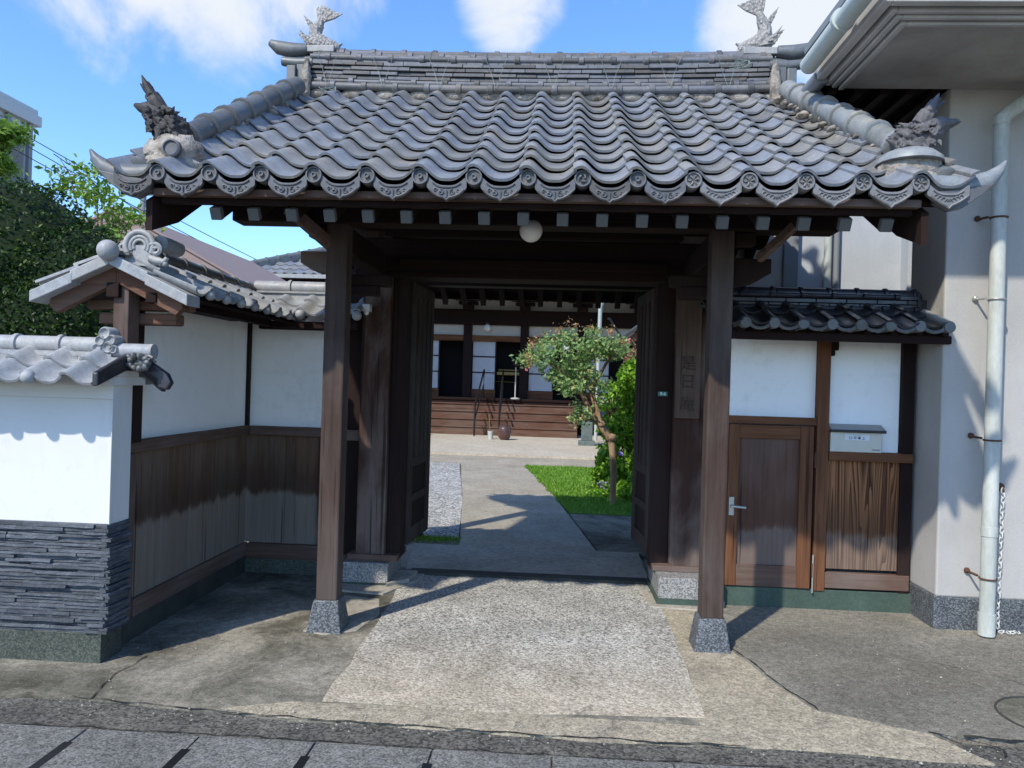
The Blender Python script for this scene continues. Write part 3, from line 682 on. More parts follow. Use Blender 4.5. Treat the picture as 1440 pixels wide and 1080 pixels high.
sag_caps(GYr, 4.140, .055, .25, .02, 1.17)
part('ridge_caps', rc, T_ridge, gate, smooth=45)
cv = MB()   # overhanging cover course under the top row
for s in (1, -1):
    x = X0r
    while x < X1r:
        b = min(x + .25, X1r); cv.add([(x, GYr, 4.140+sagz(x)), (b-.004, GYr, 4.140+sagz(b)), (b-.004, GYr - s*.140, 4.062+sagz(b)), (x, GYr - s*.140, 4.062+sagz(x)),
               (x, GYr, 4.120+sagz(x)), (b-.004, GYr, 4.120+sagz(b)), (b-.004, GYr - s*.140, 4.042+sagz(b)), (x, GYr - s*.140, 4.042+sagz(x))],
               [(0,1,2,3),(7,6,5,4),(3,2,6,7),(0,3,7,4),(1,5,6,2)]); x += .25
part('ridge_cover', cv, T_ridge, gate, recalc=True)
mt = MB()   # mortar under the bottom row with half-moon gaps
for k in range(15):
    x = -1.94 + w_ * (k + 0) * .985 ; mt.ball((-1.945 + w_ * k, yf - .005, 3.81), .1, 12, 7, (1.1, .28, .42), .15, 5)
part('ridge_mortar', mt, M_mortar, gate, smooth=60)
# tie wires
x = -1.9
k = 0
while x < 1.5:
    wr = MB(); zt, z0 = 4.09 + sagz(x), zb + .02 + sagz(x)
    wr.tube([(x - .07, yf - .085, zt), (x - .02, yf - .05, (zt+z0)/2), (x + .02, yf - .068, z0)], .0016, 5)
    wr.tube([(x + .11, yf - .085, zt), (x + .06, yf - .05, (zt+z0)/2), (x + .03, yf - .068, z0)], .0016, 5)
    wr.tube([(x - .07, yf - .085, zt), (x - .06, GYr, zt + .11)], .0016, 5); part('tie_wire', wr, K_wire, gate); x += .445; k += 1
wr = MB()
for i in range(9):
    a = i * .7; wr.tube([(1.28 + .05*math.cos(a), yf - .10, 4.0 + .02*math.sin(a)), (1.33 + .06*math.cos(a*1.7), yf - .11, 4.03 + .03*math.sin(a*1.3)), (1.38, yf - .09, 4.06)], .0022, 4)
part('tie_wire', wr, K_wire, gate); wr = MB()
for i in range(6):
    a = i * 1.1; wr.tube([(-1.88 + .05*math.cos(a), yf - .16, 3.79 + .02*math.sin(a)), (-1.83 + .06*math.cos(a*1.7), yf - .18, 3.77 + .02*math.sin(a*1.3)), (-1.80, yf - .08, 3.84)], .0025, 4)
part('tie_wire', wr, K_wire, gate)
# ridge ends, corner ridges, horns, ornaments -- s=-1 west end, s=+1 east end
def side_parts(s):
    xr = X0r if s < 0 else X1r
    e = MB()
    e.box(min(xr, xr+s*.10), max(xr, xr+s*.10), GYr-.17, GYr+.17, 3.62, 4.03)
    e.box(min(xr+s*.10, xr+s*.17), max(xr+s*.10, xr+s*.17), GYr-.20, GYr+.20, 3.55, 4.01)
    e.tube([(xr - s*.02, GYr-.12, 4.06), (xr+s*.12, GYr-.12, 4.055), (xr+s*.235, GYr-.12, 4.07)], [.038, .042, .036], 12)
    e.tube([(xr - s*.02, GYr, 4.11), (xr+s*.20, GYr, 4.10)], [.06, .065], 12)
    o = part('ridge_end_tile', e, T_horn, gate, smooth=40, bevel=.006)
    h = MB(); h.tube([(xr + s*.06, GYr-.04, 4.20), (xr+s*.18, GYr-.05, 4.185), (xr+s*.29, GYr-.06, 4.205), (xr+s*.36, GYr-.06, 4.245)], [.045, .062, .055, .028], 12)
    part('bird_perch_tile', h, T_horn, o, smooth=50)
    mo = MB().ball((xr + s*.02, GYr-.17, 3.88), .1, 14, 12, (.42, .45, 1.75), .55, 4); part('mortar_strip', mo, M_mortar, o, smooth=60)
    w2 = MB()
    for q in range(5): w2.tube([(xr + s*(.02+.03*q), GYr+.12-.07*q, 3.66-.03*q), (xr+s*(.20+.02*q), GYr+.12-.07*q, 3.64-.035*q), (xr+s*(.27), GYr+.1-.07*q, 3.665-.03*q)], [.035, .04, .03], 8)
    part('verge_stack', w2, T_horn, o, smooth=50)
    # corner ridge
    xa, xb = (-2.085, -2.15) if s < 0 else (1.66, 1.80)
    A, B = Vector((xb, 4.24, roofz(4.24) + .120)), Vector((xa, 5.86, roofz(5.86) + .13))
    c = MB(); cap_row(c, B, A, .072, .265, 1.2, .05, 16)
    co = part('corner_ridge', c, T_horn if s < 0 else T_pale2, gate, smooth=45)
    und = MB()
    L = 24
    for q in range(L):
        p = A.lerp(B, q / (L - 1)); und.ball(p + Vector((-s*(.02 if s < 0 else .045) + random.gauss(0, .012), random.gauss(0, .02), -.075 + random.gauss(0, .008))), random.uniform(.028, .055), 10, 7, (1, 1.4, .55), .3, 4)
    part('ridge_bedding', und, M_mortar, co, smooth=60)
    # verge tiles outside the corner ridge
    v2 = MB(); cap_row(v2, (xa + s*.17, 5.95, roofz(5.95)+.02), (xb + s*.13, 4.0, roofz(4.0)+.02), .055, .25, 1.1, .03, 12)
    part('verge_tiles', v2, T_horn, gate, smooth=45)
    # horn
    hx = -2.12 if s < 0 else 1.80
    y = 3.93
    h = MB(); pts = [(0, 2.600, .060), (.09, 2.590, .064), (.17, 2.588, .070), (.24, 2.600, .066), (.30, 2.632, .050), (.35, 2.680, .028), (.378, 2.722, .008)]
    h.tube([(hx + s*a, y - .01, z) for a, z, r in pts], [r * .86 for a, z, r in pts], 14)
    part('corner_horn', h, T_horn if s < 0 else T_pale2, gate, smooth=60)
    pd = MB().prism([(hx + s*a, y-.07, z) for a, z in ((.02, 2.55), (.02, 2.50), (.09, 2.462), (.15, 2.475), (.24, 2.54), (.30, 2.60), (.2, 2.58))], (0, .06, 0))
    part('corner_pendant', pd, T_eave, gate, recalc=True, bevel=.004)
    # plaster dome carrying the ornament
    bx, by, bz = (-2.145, 4.12, 2.76) if s < 0 else (1.80, 4.12, 2.715)
    m = MB().ball((bx, by, bz), .15, 22, 14, (1.08, .85, .72), .22, 4); m.ball((bx + .0, by - .02, bz - .06), .15, 18, 10, (1.05, .8, .5), .35, 6)
    mo = part('mortar_dome', m, M_mortar, gate, smooth=60)
    if s > 0: part('dome_tile', MB().lathe((bx, by, bz + .055), [(.165, -.012), (.16, .012), (.12, .045), (.06, .066), (.002, .07)], 20), T_pale2, mo, smooth=50)
    else: part('crest_disc', MB().lathe((bx + .06, by - .155, bz - .01), [(.05, .03), (.05, 0), (.04, -.006), (.034, .004), (.001, .004)], 16, 'Y'), T_eave, mo, smooth=50)
    return bx, by, bz
def dragon(bx, by, bz, s, mat_):
    """guardian beast: clawed feet, squat maned body leaning outward, snout with curled horn, tail plume upright."""
    d = MB(); rnd = random.Random(3 + s)
    def P(a, c, q=0): return (bx + s * a, by + q, bz + c)
    lean = .80 if s < 0 else .95
    def Q(a, c, q=0): return P((a * (lean if a < .13 or s > 0 else .62) + (.02 if a >= .13 and s < 0 else 0)) + (c * .16 if s < 0 else 0), .07 + (c - .07) * (.86 if s < 0 else .74), q)
    d.ball(Q(-.03, .16), .078, 20, 14, (1.0, .85, .95), .5, 5)
    d.ball(Q(.045, .20), .066, 18, 12, (1.0, .85, 1.0), .5, 6)
    d.ball(Q(.06, .13, .01), .058, 16, 10, (1, .9, .9), .5, 7)
    for a, q in ((-.07, -.04), (-.04, .04), (.05, -.05), (.07, .04)):
        d.tube([Q(a*.6, .14, q), Q(a, .095, q*1.3), Q(a * 1.1, .068, q*1.5)], [.03, .022, .018], 8)
        for t in (-1, 0, 1): d.ball(Q(a*1.1 + t*.012, .064, q*1.5 - .016), .010, 6, 4)
    # neck and snout
    d.tube([Q(.03, .20), Q(.10, .26), Q(.16, .295), Q(.22, .30), Q(.265, .318)], [.06, .052, .040, .024, .010], 12)
    d.tube([Q(.07, .17), Q(.14, .225), Q(.20, .26)], [.045, .03, .012], 10)
    # brow, eyes, cheek curls
    for q in (-1, 1):
        d.ball(Q(.05, .235, q*.048), .016, 8, 6); d.tube([Q(.0, .235, q*.052), Q(.04, .26, q*.055), Q(.09, .252, q*.045)], [.008, .014, .005], 6)
        for k in range(7):
            spiral(d, Q(-.06 + .025*k, .12 + .018*(k % 3), q*(.062 - .003*k)), .017, 1.1, .0065, q, n=10, start=k)
        for k in range(6): d.cone(Q(-.02+.03*k, .15, q*.055), Q(-.04+.034*k, .10, q*.085), .013)
    # curled tail plume
    d.tube([Q(.04, .28), Q(.075, .335), Q(.09, .385)], [.04, .045, .034], 12)
    for q in (-.03, .03): spiral(d, Q(.095, .355, q), .028, 1.3, .009, 1, n=14)
    for a, c, q in ((.14, .50, -.022), (.17, .49, .02), (.185, .455, 0), (.11, .47, 0)):
        d.tube([Q(.085, .37, q), Q((.085 + a)/2 + .004, (.37 + c)/2 + .008, q), Q(a, c, q)], [.024, .018, .003], 8)
    # mane spikes on the back
    for k in range(9):
        t = k / 8; a0, c0 = -.095 + .07*t, .13 + .15*t
        d.cone(Q(a0 + .02, c0, rnd.uniform(-.03, .03)), Q(a0 - .05 + .02*t, c0 + .035, rnd.uniform(-.05, .05)), .020, 7)
    for k in range(34):
        a, c = rnd.uniform(-.08, .12), rnd.uniform(.10, .27); d.ball(Q(a, c, -.055 + rnd.uniform(-.012, .012)), rnd.uniform(.012, .022), 8, 6)
        if k % 3 == 0: spiral(d, Q(a, c, -.078), .018, 1.2, .006, rnd.choice((-1, 1)), n=10)
    o = part('beast_ornament', d, mat_, gate, smooth=180)
    rm = o.modifiers.new('fuse', 'REMESH'); rm.mode = 'VOXEL'; rm.voxel_size = .0038; rm.use_smooth_shade = True
    return o
for s in (-1, 1):
    bx, by, bz = side_parts(s)
    dragon(bx - s*.0, by, bz - (.01 if s < 0 else -.02), s, M_drag if s < 0 else M_dragg)
def fish(cx, s, tall):
    """roof fish: head down facing the middle of the ridge, body arching up, forked tail fan; s = +1 head toward -X."""
    f = MB(); y = GYr; z0 = 4.20
    def P(a, c, q=0): return (cx + s * a, y + q, z0 + c * tall)
    pl = MB().box(cx - .13, cx + .13, y - .075, y + .075, 4.17, 4.225)
    body = [(-.155, .035), (-.11, .045), (-.05, .055), (.01, .085), (.045, .14), (.045, .20), (.02, .26), (.0, .32)]
    f.tube([P(*b) for b in body], [.022, .050, .066, .072, .064, .052, .040, .026], 14)
    f.tube([P(-.10, .03), P(-.15, .015), P(-.17, .02)], [.03, .018, .008], 8)     # jaw
    f.tube([P(-.10, .06), P(-.15, .065), P(-.178, .08)], [.026, .016, .007], 8)
    for q in (-1, 1):
        f.ball(P(-.085, .082, q*.034), .013, 8, 6)
        for k in range(5): f.tube([P(-.03, .04, q*.05), P(.04 + .02*k, .045 + .022*k, q*.07), P(.10 + .016*k, .05 + .036*k, q*.085)], [.012, .009, .002], 6)   # pectoral fin rays
        for r_ in range(9):                                   # rows of scales
            t = r_ / 9; i = 2 + t * 4.6; j = int(i); fr = i - j; a = body[j][0]*(1-fr)+body[j+1][0]*fr; c = body[j][1]*(1-fr)+body[j+1][1]*fr
            for k in range(3): f.ball(P(a + (k-1)*.022, c + (k-1)*.006, q*(.043 - .002*r_)), .012, 7, 5)
    def fan(base, tips, th=.014):
        n = len(tips)
        for i, t in enumerate(tips):
            mid = ((base[0]+t[0])/2 + .006*(i-n/2), (base[1]+t[1])/2 + .004); f.tube([P(*base), P(*mid), P(*t)], [.012, .0125, .003], 7, flat=.9)
        for i in range(n - 1):
            A, B, Cc = P(*base), P(*tips[i]), P(*tips[i+1]); m_ = tuple((B[k]+Cc[k])/2 * .93 + A[k]*.07 for k in range(3))
            f.prism([(p[0], y - .005, p[2]) for p in (A, B, m_, Cc)], (0, .01, 0))
    fan((.0, .30), [(-.175, .385), (-.14, .40), (-.10, .415), (-.06, .445), (-.025, .47), (.005, .475)])       # tail
    fan((.01, .28), [(.03, .46), (.045, .44)])
    fan((.045, .20), [(.15, .37), (.135, .33), (.12, .29), (.10, .25)])                                         # back fin
    fan((.03, .07), [(.20, .195), (.185, .17), (.165, .14), (.15, .11), (.13, .08), (.10, .05)])                # side fin
    o = part('fish_ornament', f, M_fish, gate, smooth=180, recalc=True)
    rm = o.modifiers.new('fuse', 'REMESH'); rm.mode = 'VOXEL'; rm.voxel_size = .0045; rm.use_smooth_shade = True
    part('ornament_plinth', pl, T_light, o, bevel=.006); return o
fish(-1.995, -1, .80); fish(1.50, 1, 1.0)
# door leaves, opened inward
def leaf(hx, ex, s):
    d = thing_part = MB(); y0, y1, z0, z1 = 5.99, 6.66, .26, 2.325
    def bx(a0, a1, t0, t1, z0_, z1_):     # along the leaf (0..1), thickness offset
        A = Vector((hx, y0, 0)); B = Vector((ex, y1, 0)); dd = (B - A); n = Vector((-dd.y, dd.x, 0)).normalized() * s * -1
        c = A + dd * (a0 + a1) / 2 + n * (t0 + t1) / 2; return (c.x, c.y, (z0_ + z1_) / 2), dd * (a1 - a0) / 2, n * (t1 - t0) / 2, (0, 0, (z1_ - z0_) / 2)
    fr = MB()
    for a0, a1 in ((0, .14), (.86, 1)): fr.obox(*bx(a0, a1, 0, .05, z0, z1))
    for za, zb_ in ((z0, z0 + .12), (z0 + .32, z0 + .38), (z0 + .60, z0 + .68), (z1 - .09, z1)): fr.obox(*bx(.14, .86, .003, .047, za, zb_))
    o = part('door_leaf', fr, W_leaf, gate, bevel=.004)
    sl = MB()
    for a in (.30, .50, .70): sl.obox(*bx(a - .06, a + .06, -.006, .056, z0 + .68, z1 - .09))
    part('door_slat', sl, W_leaf, o, bevel=.004)
    pn = MB().obox(*bx(.13, .87, .018, .032, z0 + .1, z1 - .05)); part('door_panel', pn, W_dark, o)
    return o
leaf(-1.185, -1.135, 1); leaf(.775, .722, -1)

# lamp, plates
gl = thing('globe_lamp', (-.185, 4.52, 2.44), 'round white globe lamp hanging under the gate eave', 'lamp')
part('globe', MB().ball((-.175, 4.42, 2.435), .066, 24, 16), K_globe, gl, smooth=60)
part('lamp_holder', MB().lathe((-.175, 4.42, 2.49), [(.035, 0), (.035, .03), (.02, .05), (.02, .12)], 14), K_black, gl, smooth=45)
def text(s, size, loc, m, parent=None, name='lettering', ext=.001, rot=(R(90), 0, 0)):
    cu = bpy.data.curves.new(name, 'FONT'); cu.body = s; cu.size = size; cu.extrude = ext; cu.align_x = 'CENTER'; cu.align_y = 'CENTER'; cu.offset = size * .012
    t = bpy.data.objects.new('t', cu); C.objects.link(t); dg = bpy.context.evaluated_depsgraph_get(); me = bpy.data.meshes.new_from_object(t.evaluated_get(dg)); C.objects.unlink(t); bpy.data.objects.remove(t)
    me.name = name; me.materials.clear(); me.materials.append(m); o = bpy.data.objects.new(name, me); C.objects.link(o); o.rotation_euler = rot
    o.location = Vector(loc) - (WL[parent] if parent else Vector()); o.parent = parent; return o
ap = thing('address_plate', (.792, 5.79, 1.50), 'small green enamel number plate on the gate jamb', 'number plate')
part('plate', MB().box(.757, .827, 5.788, 5.799, 1.493, 1.528), K_plate, ap, bevel=.003)
text('9-6', .034, (.792, 5.7865, 1.510), K_text, ap)
W_plq = wood('carved_plaque_wood', (.045, .028, .02), (.12, .078, .055), (.16, .12, .10), 'Z', .6)
W_car = wood('carved_character_wood', (.032, .020, .015), (.085, .054, .040), None, 'Z', 0)
pq = thing('name_plaque', (.955, 5.73, 1.34), 'tall weathered wooden name board with carved characters beside the gate doors', 'name board')
part('board', MB().box(.868, 1.052, 5.705, 5.738, 1.335, 2.205), W_plq, pq, bevel=.005)
for ch, z in (('\u662f', 1.735), ('\u65e5', 1.60), ('\u5eb5', 1.435)):
    text(ch, .115, (.958, 5.7035, z), W_car, pq, 'carved_character', .002)
sl_ = thing('sensor_lamp', (-1.44, 5.62, 2.03), 'small white wall fitting high on the main gate post', 'lamp')
part('housing', MB().box(-1.47, -1.41, 5.66, 5.735, 2.06, 2.115), K_chain, sl_, bevel=.008)
part('lens', MB().ball((-1.44, 5.685, 2.052), .020, 12, 8), K_globe, sl_, smooth=60)
# =====================================================  PLASTER FENCE (L-shaped, west of the gate)  =====================================================
pf = thing('plaster_fence', (-2.48, 5.0, 0), 'L-shaped white plaster and board fence with a small gabled roof beside the gate', 'fence')
XF, YB = -2.43, 5.95
part('plaster_panel', MB().box(XF-.06, XF-.02, 4.3, YB, 1.15, 1.98), P_white, pf)
part('plaster_panel', MB().box(XF-.02, -1.5, YB+.02, YB+.06, 1.15, 1.98), P_white, pf)
part('corner_post', MB().box(XF-.035, XF+.005, YB-.02, YB+.03, 1.16, 1.98), W_dark, pf)
part('end_post', MB().box(-2.425, -2.338, 4.05, 4.165, 1.50, 2.03), W_mpost, pf, bevel=.006)
part('end_post', MB().box(XF-.04, XF+.05, 4.17, 4.30, 1.15, 2.0), W_dark, pf, bevel=.005)
part('end_post', MB().box(XF-.05, XF+.05, 4.14, 4.25, .14, 1.09), W_mpost, pf, bevel=.006)
part('top_rail', MB().box(XF-.05, XF+.03, 4.15, YB, 1.09, 1.16), W_railY, pf, bevel=.006)
part('top_rail', MB().box(XF+.03, -1.5, YB-.04, YB+.04, 1.09, 1.16), W_railX, pf, bevel=.006)
b = MB(); y = 4.28
for wd in (.30, .42, .38, .56): b.box(XF-.02, XF+random.uniform(-.001,.002), y+.002, min(y+wd-.002, YB-.01), .24, 1.09); y += wd
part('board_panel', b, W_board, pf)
b = MB()
for x0, x1 in ((-2.46, -2.115), (-2.115, -1.82), (-1.82, -1.5)): b.box(x0+.002, x1-.002, YB+random.uniform(-.001,.002), YB+.02, .24, 1.09)
b2 = MB().box(-1.85, -1.79, YB-.016, YB-.001, .24, 1.09)
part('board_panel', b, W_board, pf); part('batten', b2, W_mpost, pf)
part('bottom_rail', MB().box(XF-.03, XF+.025, 4.31, YB, .135, .24), W_railY, pf, bevel=.005)
part('bottom_rail', MB().box(XF+.025, -1.5, YB-.03, YB+.03, .115, .235), W_railX, pf, bevel=.005)
part('footing', MB().box(XF-.08, XF+.02, 4.14, YB, -.02, .135), G_darkft, pf)
part('footing', MB().box(XF+.02, -1.5, YB-.025, YB+.05, -.02, .115), G_green, pf)
# timbers of the small roof
RX = -2.40
part('eave_beam', MB().box(XF-.02, XF+.05, 4.02, 5.6, 1.955, 2.035).box(XF+.20, XF+.26, 4.02, 5.7, 1.93, 1.985), W_darkY, pf, bevel=.005)
part('eave_beam', MB().box(-2.35, -1.5, YB-.05, YB+.03, 1.925, 1.99).box(-2.15, -1.5, YB-.31, YB-.26, 1.92, 1.97), W_darkX, pf, bevel=.005)
part('tie_beam', MB().box(-2.66, -2.06, 4.18, 4.26, 1.90, 1.96).box(-2.58, -2.13, 4.17, 4.27, 1.82, 1.885), W_barge, pf, bevel=.012)
part('bracket_block', MB().box(-2.44, -2.32, 4.04, 4.18, 2.03, 2.055), W_barge, pf, bevel=.004)
for s in (-1, 1):
    P = [(RX, 4.03, 2.135), (RX, 4.03, 2.035), (RX + s*.335, 4.03, 1.865), (RX + s*.375, 4.03, 1.905), (RX + s*.365, 4.03, 1.955)]
    part('bargeboard', MB().prism(P, (0, .05, 0)), W_barge, pf, recalc=True, bevel=.004)
    dk = MB().prism([(RX, 4.09, 2.12), (RX + s*.40, 4.09, 1.945), (RX + s*.40, 4.09, 1.965), (RX, 4.09, 2.14)], (0, YB - 4.09, 0)); part('roof_deck', dk, W_darkY, pf, recalc=True)
sl2 = .46; c2, s2 = math.cos(math.atan(sl2)), math.sin(math.atan(sl2)); L2 = .42 / c2
mb = tile_field(MB(), (RX + .43, 4.0, 1.975), (0, 1, 0), (-c2, 0, s2), .212, 0, 8, 2, L2/2, A=.046, lift=.018, umin=.03, nu=10, jit=.002)
mb = tile_field(mb, (RX - .43, 5.95, 1.975), (0, -1, 0), (c2, 0, s2), .212, 0, 9, 2, L2/2, A=.046, lift=.018, umax=5.95-4.03, nu=10, jit=.002)
mb = tile_field(mb, (-2.12, YB - .36, 2.005), (1, 0, 0), (0, c2, s2), .212, 0, 3, 2, .40/2, A=.046, lift=.018, umin=-.05, umax=.66, nu=10, jit=.002)
mb = tile_field(mb, (-1.5, YB + .36, 2.005), (-1, 0, 0), (0, -c2, s2), .212, 0, 5, 2, .40/2, A=.046, lift=.018, umax=.95, nu=10, jit=.002)
rt = part('roof_tiles', mb, T_light, pf, smooth=50)
# gable verge tiles (flat sleeves) and eave knobs
v = MB()
for s in (-1, 1):
    for q, (a, b_) in enumerate(((.0, .215), (.20, .435))):
        z0, z1 = 2.185 - a * sl2 + (.0 if q == 0 else -.012), 2.185 - b_ * sl2 + (.0 if q == 0 else -.012)
        v.prism([(RX + s*a, 3.955 - .002*q, z0), (RX + s*b_, 3.955 - .002*q, z1), (RX + s*b_, 3.955-.002*q, z1 - .062), (RX + s*a, 3.955-.002*q, z0 - .062)], (0, .15, 0))
part('verge_tiles', v, T_light, pf, recalc=True, bevel=.005)
for c, r_ in [((RX, 3.945, 2.195), .056)] + [((RX + .44, 4.0 + .212*k, 1.998), .030) for k in range(1, 9)] + [((-2.12 + .212*k, YB - .375, 2.018), .036) for k in range(4)]:
    part('end_knob', MB().ball(c, r_, 18, 12), T_light, pf, smooth=60)
rr = MB()
part('ridge_course', MB().box(RX-.07, RX+.07, 4.06, 5.92, 2.10, 2.179), T_horn, pf); cap_row(rr, (RX+.02, 4.16, 2.232), (RX-.04, 5.88, 2.232), .052, .30, 1.16, .035, 14)
rr.box(RX-.085, RX+.085, 4.0, 5.92, 2.18, 2.196)
part('ridge_caps', rr, T_black if False else T_horn, pf, smooth=45)
rr = MB(); rr.box(-2.36, -1.5, YB-.07, YB+.07, 2.12, 2.21); rr.box(-2.36, -1.5, YB-.085, YB+.085, 2.205, 2.22); cap_row(rr, (-2.40, YB, 2.258), (-1.5, YB, 2.258), .050, .285, 1.18, .035, 14)
part('ridge_caps', rr, T_light, pf, smooth=45)
# ogre-face style end tile: scroll plate (plain cloud scroll)
og = MB(); yo = 4.03
for r_, rt_ in ((.078, .017), (.052, .011), (.034, .009)):
    P = [(-2.275 + math.cos(R(a)) * r_, yo, 2.235 + math.sin(R(a)) * r_) for a in range(-30, 221, 14)]; og.tube(P, rt_, 8)
og.lathe((-2.275, yo + .02, 2.235), [(.085, .03), (.085, 0), (.0005, .0)], 20, 'Y')
spiral(og, (-2.185, yo - .005, 2.215), .036, 1.25, .0125, -1, start=2.4); spiral(og, (-2.367, yo, 2.225), .026, 1.1, .010, 1, start=.6)
og.tube([(-2.215, yo, 2.17), (-2.170, yo, 2.155), (-2.135, yo, 2.15), (-2.120, yo, 2.175)], [.022, .024, .02, .012], 8)
for k in range(3): og.ball((-2.180 + .025*k, yo, 2.148 - .004*k), .018, 8, 6)
og.box(-2.355, -2.185, yo, yo + .05, 2.13, 2.24)
og.lathe((-2.215, yo + .10, 2.27), [(.045, .2), (.045, 0), (.0005, 0)], 14, 'Y')
part('scroll_end_tile', og, T_light, pf, smooth=55)

# =====================================================  LOW WALL  =====================================================
lw = thing('garden_wall', (-4.0, 4.05, 0), 'low white plaster wall on a slate stone base with pale grey tile coping', 'wall')
XE, Y0, Y1 = -2.345, 3.935, 4.125
part('wall_body', MB().box(-7, XE, Y0+.018, Y1, .74, 1.52), P_low, lw)
part('wall_band', MB().box(-7, XE+.003, Y0, Y0+.0175, 1.405, 1.52).box(XE-.05+.047, XE+.003, Y0, Y0+.0175, .74, 1.405), P_low, lw, bevel=.003)
part('wall_band', MB().box(-7, XE+.03, Y0-.01, Y1+.01, 1.526, 1.56), P_low, lw, bevel=.003)
part('wall_footing', MB().box(-7, -2.365, Y0-.005, Y1, -.02, .165), G_green, lw, bevel=.004)
sl_m = MB(); z = .165
random.seed(11)
while z < .735:
    h = random.uniform(.012, .021)
    for ax in (0, 1):
        p = (-7.0 if ax == 0 else Y0 - .02); end = (-2.345 if ax == 0 else Y1 + .0)
        while p < end:
            L = random.uniform(.22, .5); a, b_ = p, min(p + L, end); q = random.uniform(.004, .030)
            n0 = len(sl_m.v); nseg = max(2, int((b_ - a) / .05)); pts = []
            for i in range(nseg):
                u0, u1 = a + (b_-a)*i/nseg, a + (b_-a)*(i+1)/nseg
                e0, e1 = noise.noise(Vector((u0*16, z*60, ax*9))) * .007, noise.noise(Vector((u1*16, z*60, ax*9))) * .007
                zz0 = z + noise.noise(Vector((u0*10, z*90, 3))) * .004; zz1 = z + noise.noise(Vector((u1*10, z*90, 3))) * .004
                if ax == 0: V = [(u0, Y0-q+e0, zz0+.002), (u1, Y0-q+e1, zz1+.002), (u1, Y0+.02, z), (u0, Y0+.02, z), (u0, Y0-q+e0+.003, zz0+h), (u1, Y0-q+e1+.003, zz1+h), (u1, Y0+.02, z+h), (u0, Y0+.02, z+h)]
                else: V = [(-2.345+q-e0, u0, zz0+.002), (-2.345+q-e1, u1, zz1+.002), (-2.37, u1, z), (-2.37, u0, z), (-2.345+q-e0-.003, u0, zz0+h), (-2.345+q-e1-.003, u1, zz1+h), (-2.37, u1, z+h), (-2.37, u0, z+h)]
                pts.append(V)
            m = len(pts); VV = []
            for i, V in enumerate(pts):
                if i == 0: VV += [V[0], V[3], V[4], V[7]]
                VV += [V[1], V[2], V[5], V[6]]
            F = []
            for i in range(m):
                a0, b0 = i*4, i*4+4
                F += [(a0, b0, b0+2, a0+2), (a0+2, b0+2, b0+3, a0+3), (a0+1, b0+1, b0, a0)]
            F += [(0, 2, 3, 1), (m*4, m*4+1, m*4+3, m*4+2)]
            if ax == 1: F = [tuple(reversed(f)) for f in F]
            sl_m.add(VV, F); p = b_ + .001
    z += h + .001
part('slate_cladding', sl_m, G_slate, lw, recalc=True)
random.seed(5)
c3, s3 = math.cos(math.atan(.5)), math.sin(math.atan(.5)); L3 = .33 / c3
mb = tile_field(MB(), (-2.646, 3.715, 1.475), (1, 0, 0), (0, c3, s3), .2, -14, 1, 2, L3/2, A=.050, lift=.02, umax=.325, nu=10, jit=.002)
mb = tile_field(mb, (-2.30, 4.365, 1.475), (-1, 0, 0), (0, -c3, s3), .2, 0, 15, 2, L3/2, A=.050, lift=.02, nu=10, jit=.002)
part('coping_tiles', mb, T_light, lw, smooth=50)
for k in range(-6, 1): part('end_knob', MB().ball((-2.646 + .2*k, 3.70, 1.512), .036, 14, 10), T_light, lw, smooth=60)
part('under_coping', MB().box(-7, XE + .02, 3.87, 4.22, 1.48, 1.525), P_low, lw)
rr = MB(); 
for i in range(16): rr.box(-2.32 - .245*(i+1) + .003, -2.32 - .245*i, 3.965, 4.115, 1.605, 1.628).box(-2.32 - .245*(i+1) - .06, -2.32 - .245*i - .064, 3.975, 4.105, 1.63, 1.655)
cap_row(rr, (-6.2, 4.04, 1.69), (-2.43, 4.04, 1.69), .048, .25, 1.17, .035, 14)
part('end_cap', cap_row(MB(), (-2.42, 4.02, 1.665), (-2.17, 4.02, 1.665), .043, .26, 1.0, .02, 14), T_light, lw, smooth=45)
part('ridge_caps', rr, T_light, lw, smooth=45)
vv = MB()
vv.prism([(-2.315, 3.70, 1.475), (-2.315, 3.70, 1.545), (-2.315, 4.02, 1.665), (-2.315, 4.02, 1.575)], (.03, 0, 0))
vv.prism([(-2.315, 4.06, 1.665), (-2.315, 4.38, 1.515), (-2.315, 4.38, 1.44), (-2.315, 4.06, 1.575)], (.03, 0, 0))
vv.prism([(-2.24, 4.02, 1.64), (-2.10, 4.02, 1.55), (-2.075, 4.02, 1.50), (-2.10, 4.02, 1.46), (-2.15, 4.02, 1.475), (-2.155, 4.02, 1.52), (-2.26, 4.02, 1.585)], (0, .045, 0))
part('verge_tiles', vv, T_black, lw, recalc=True, bevel=.008)  # black tile puts the shade of this wall end into the colour
og = MB(); 
og.ball((-2.225, 4.0, 1.605), .05, 12, 9, (1, .7, .8), .3, 9)
for a in range(9): t = a * .7; og.ball((-2.225 + math.cos(t)*.05, 3.965, 1.605 + math.sin(t)*.035), .019, 8, 6)
for q in (-1, 1): spiral(og, (-2.225 + q*.055, 3.96, 1.625), .022, 1.1, .008, q)
og.jitter(.008, 40); part('face_end_tile', og, T_horn, lw, smooth=50)
og = MB()
for (x, z, r_) in ((-2.42, 1.755, .036), (-2.445, 1.715, .030), (-2.385, 1.72, .03), (-2.46, 1.675, .028), (-2.40, 1.68, .034), (-2.37, 1.67, .024)): og.lathe((x, 3.965, z), [(r_, .09), (r_*1.02, .01), (r_*.8, 0), (r_*.5, .012), (.001, .012)], 14, 'Y')
part('cloud_end_tile', og, T_light, lw, smooth=50)

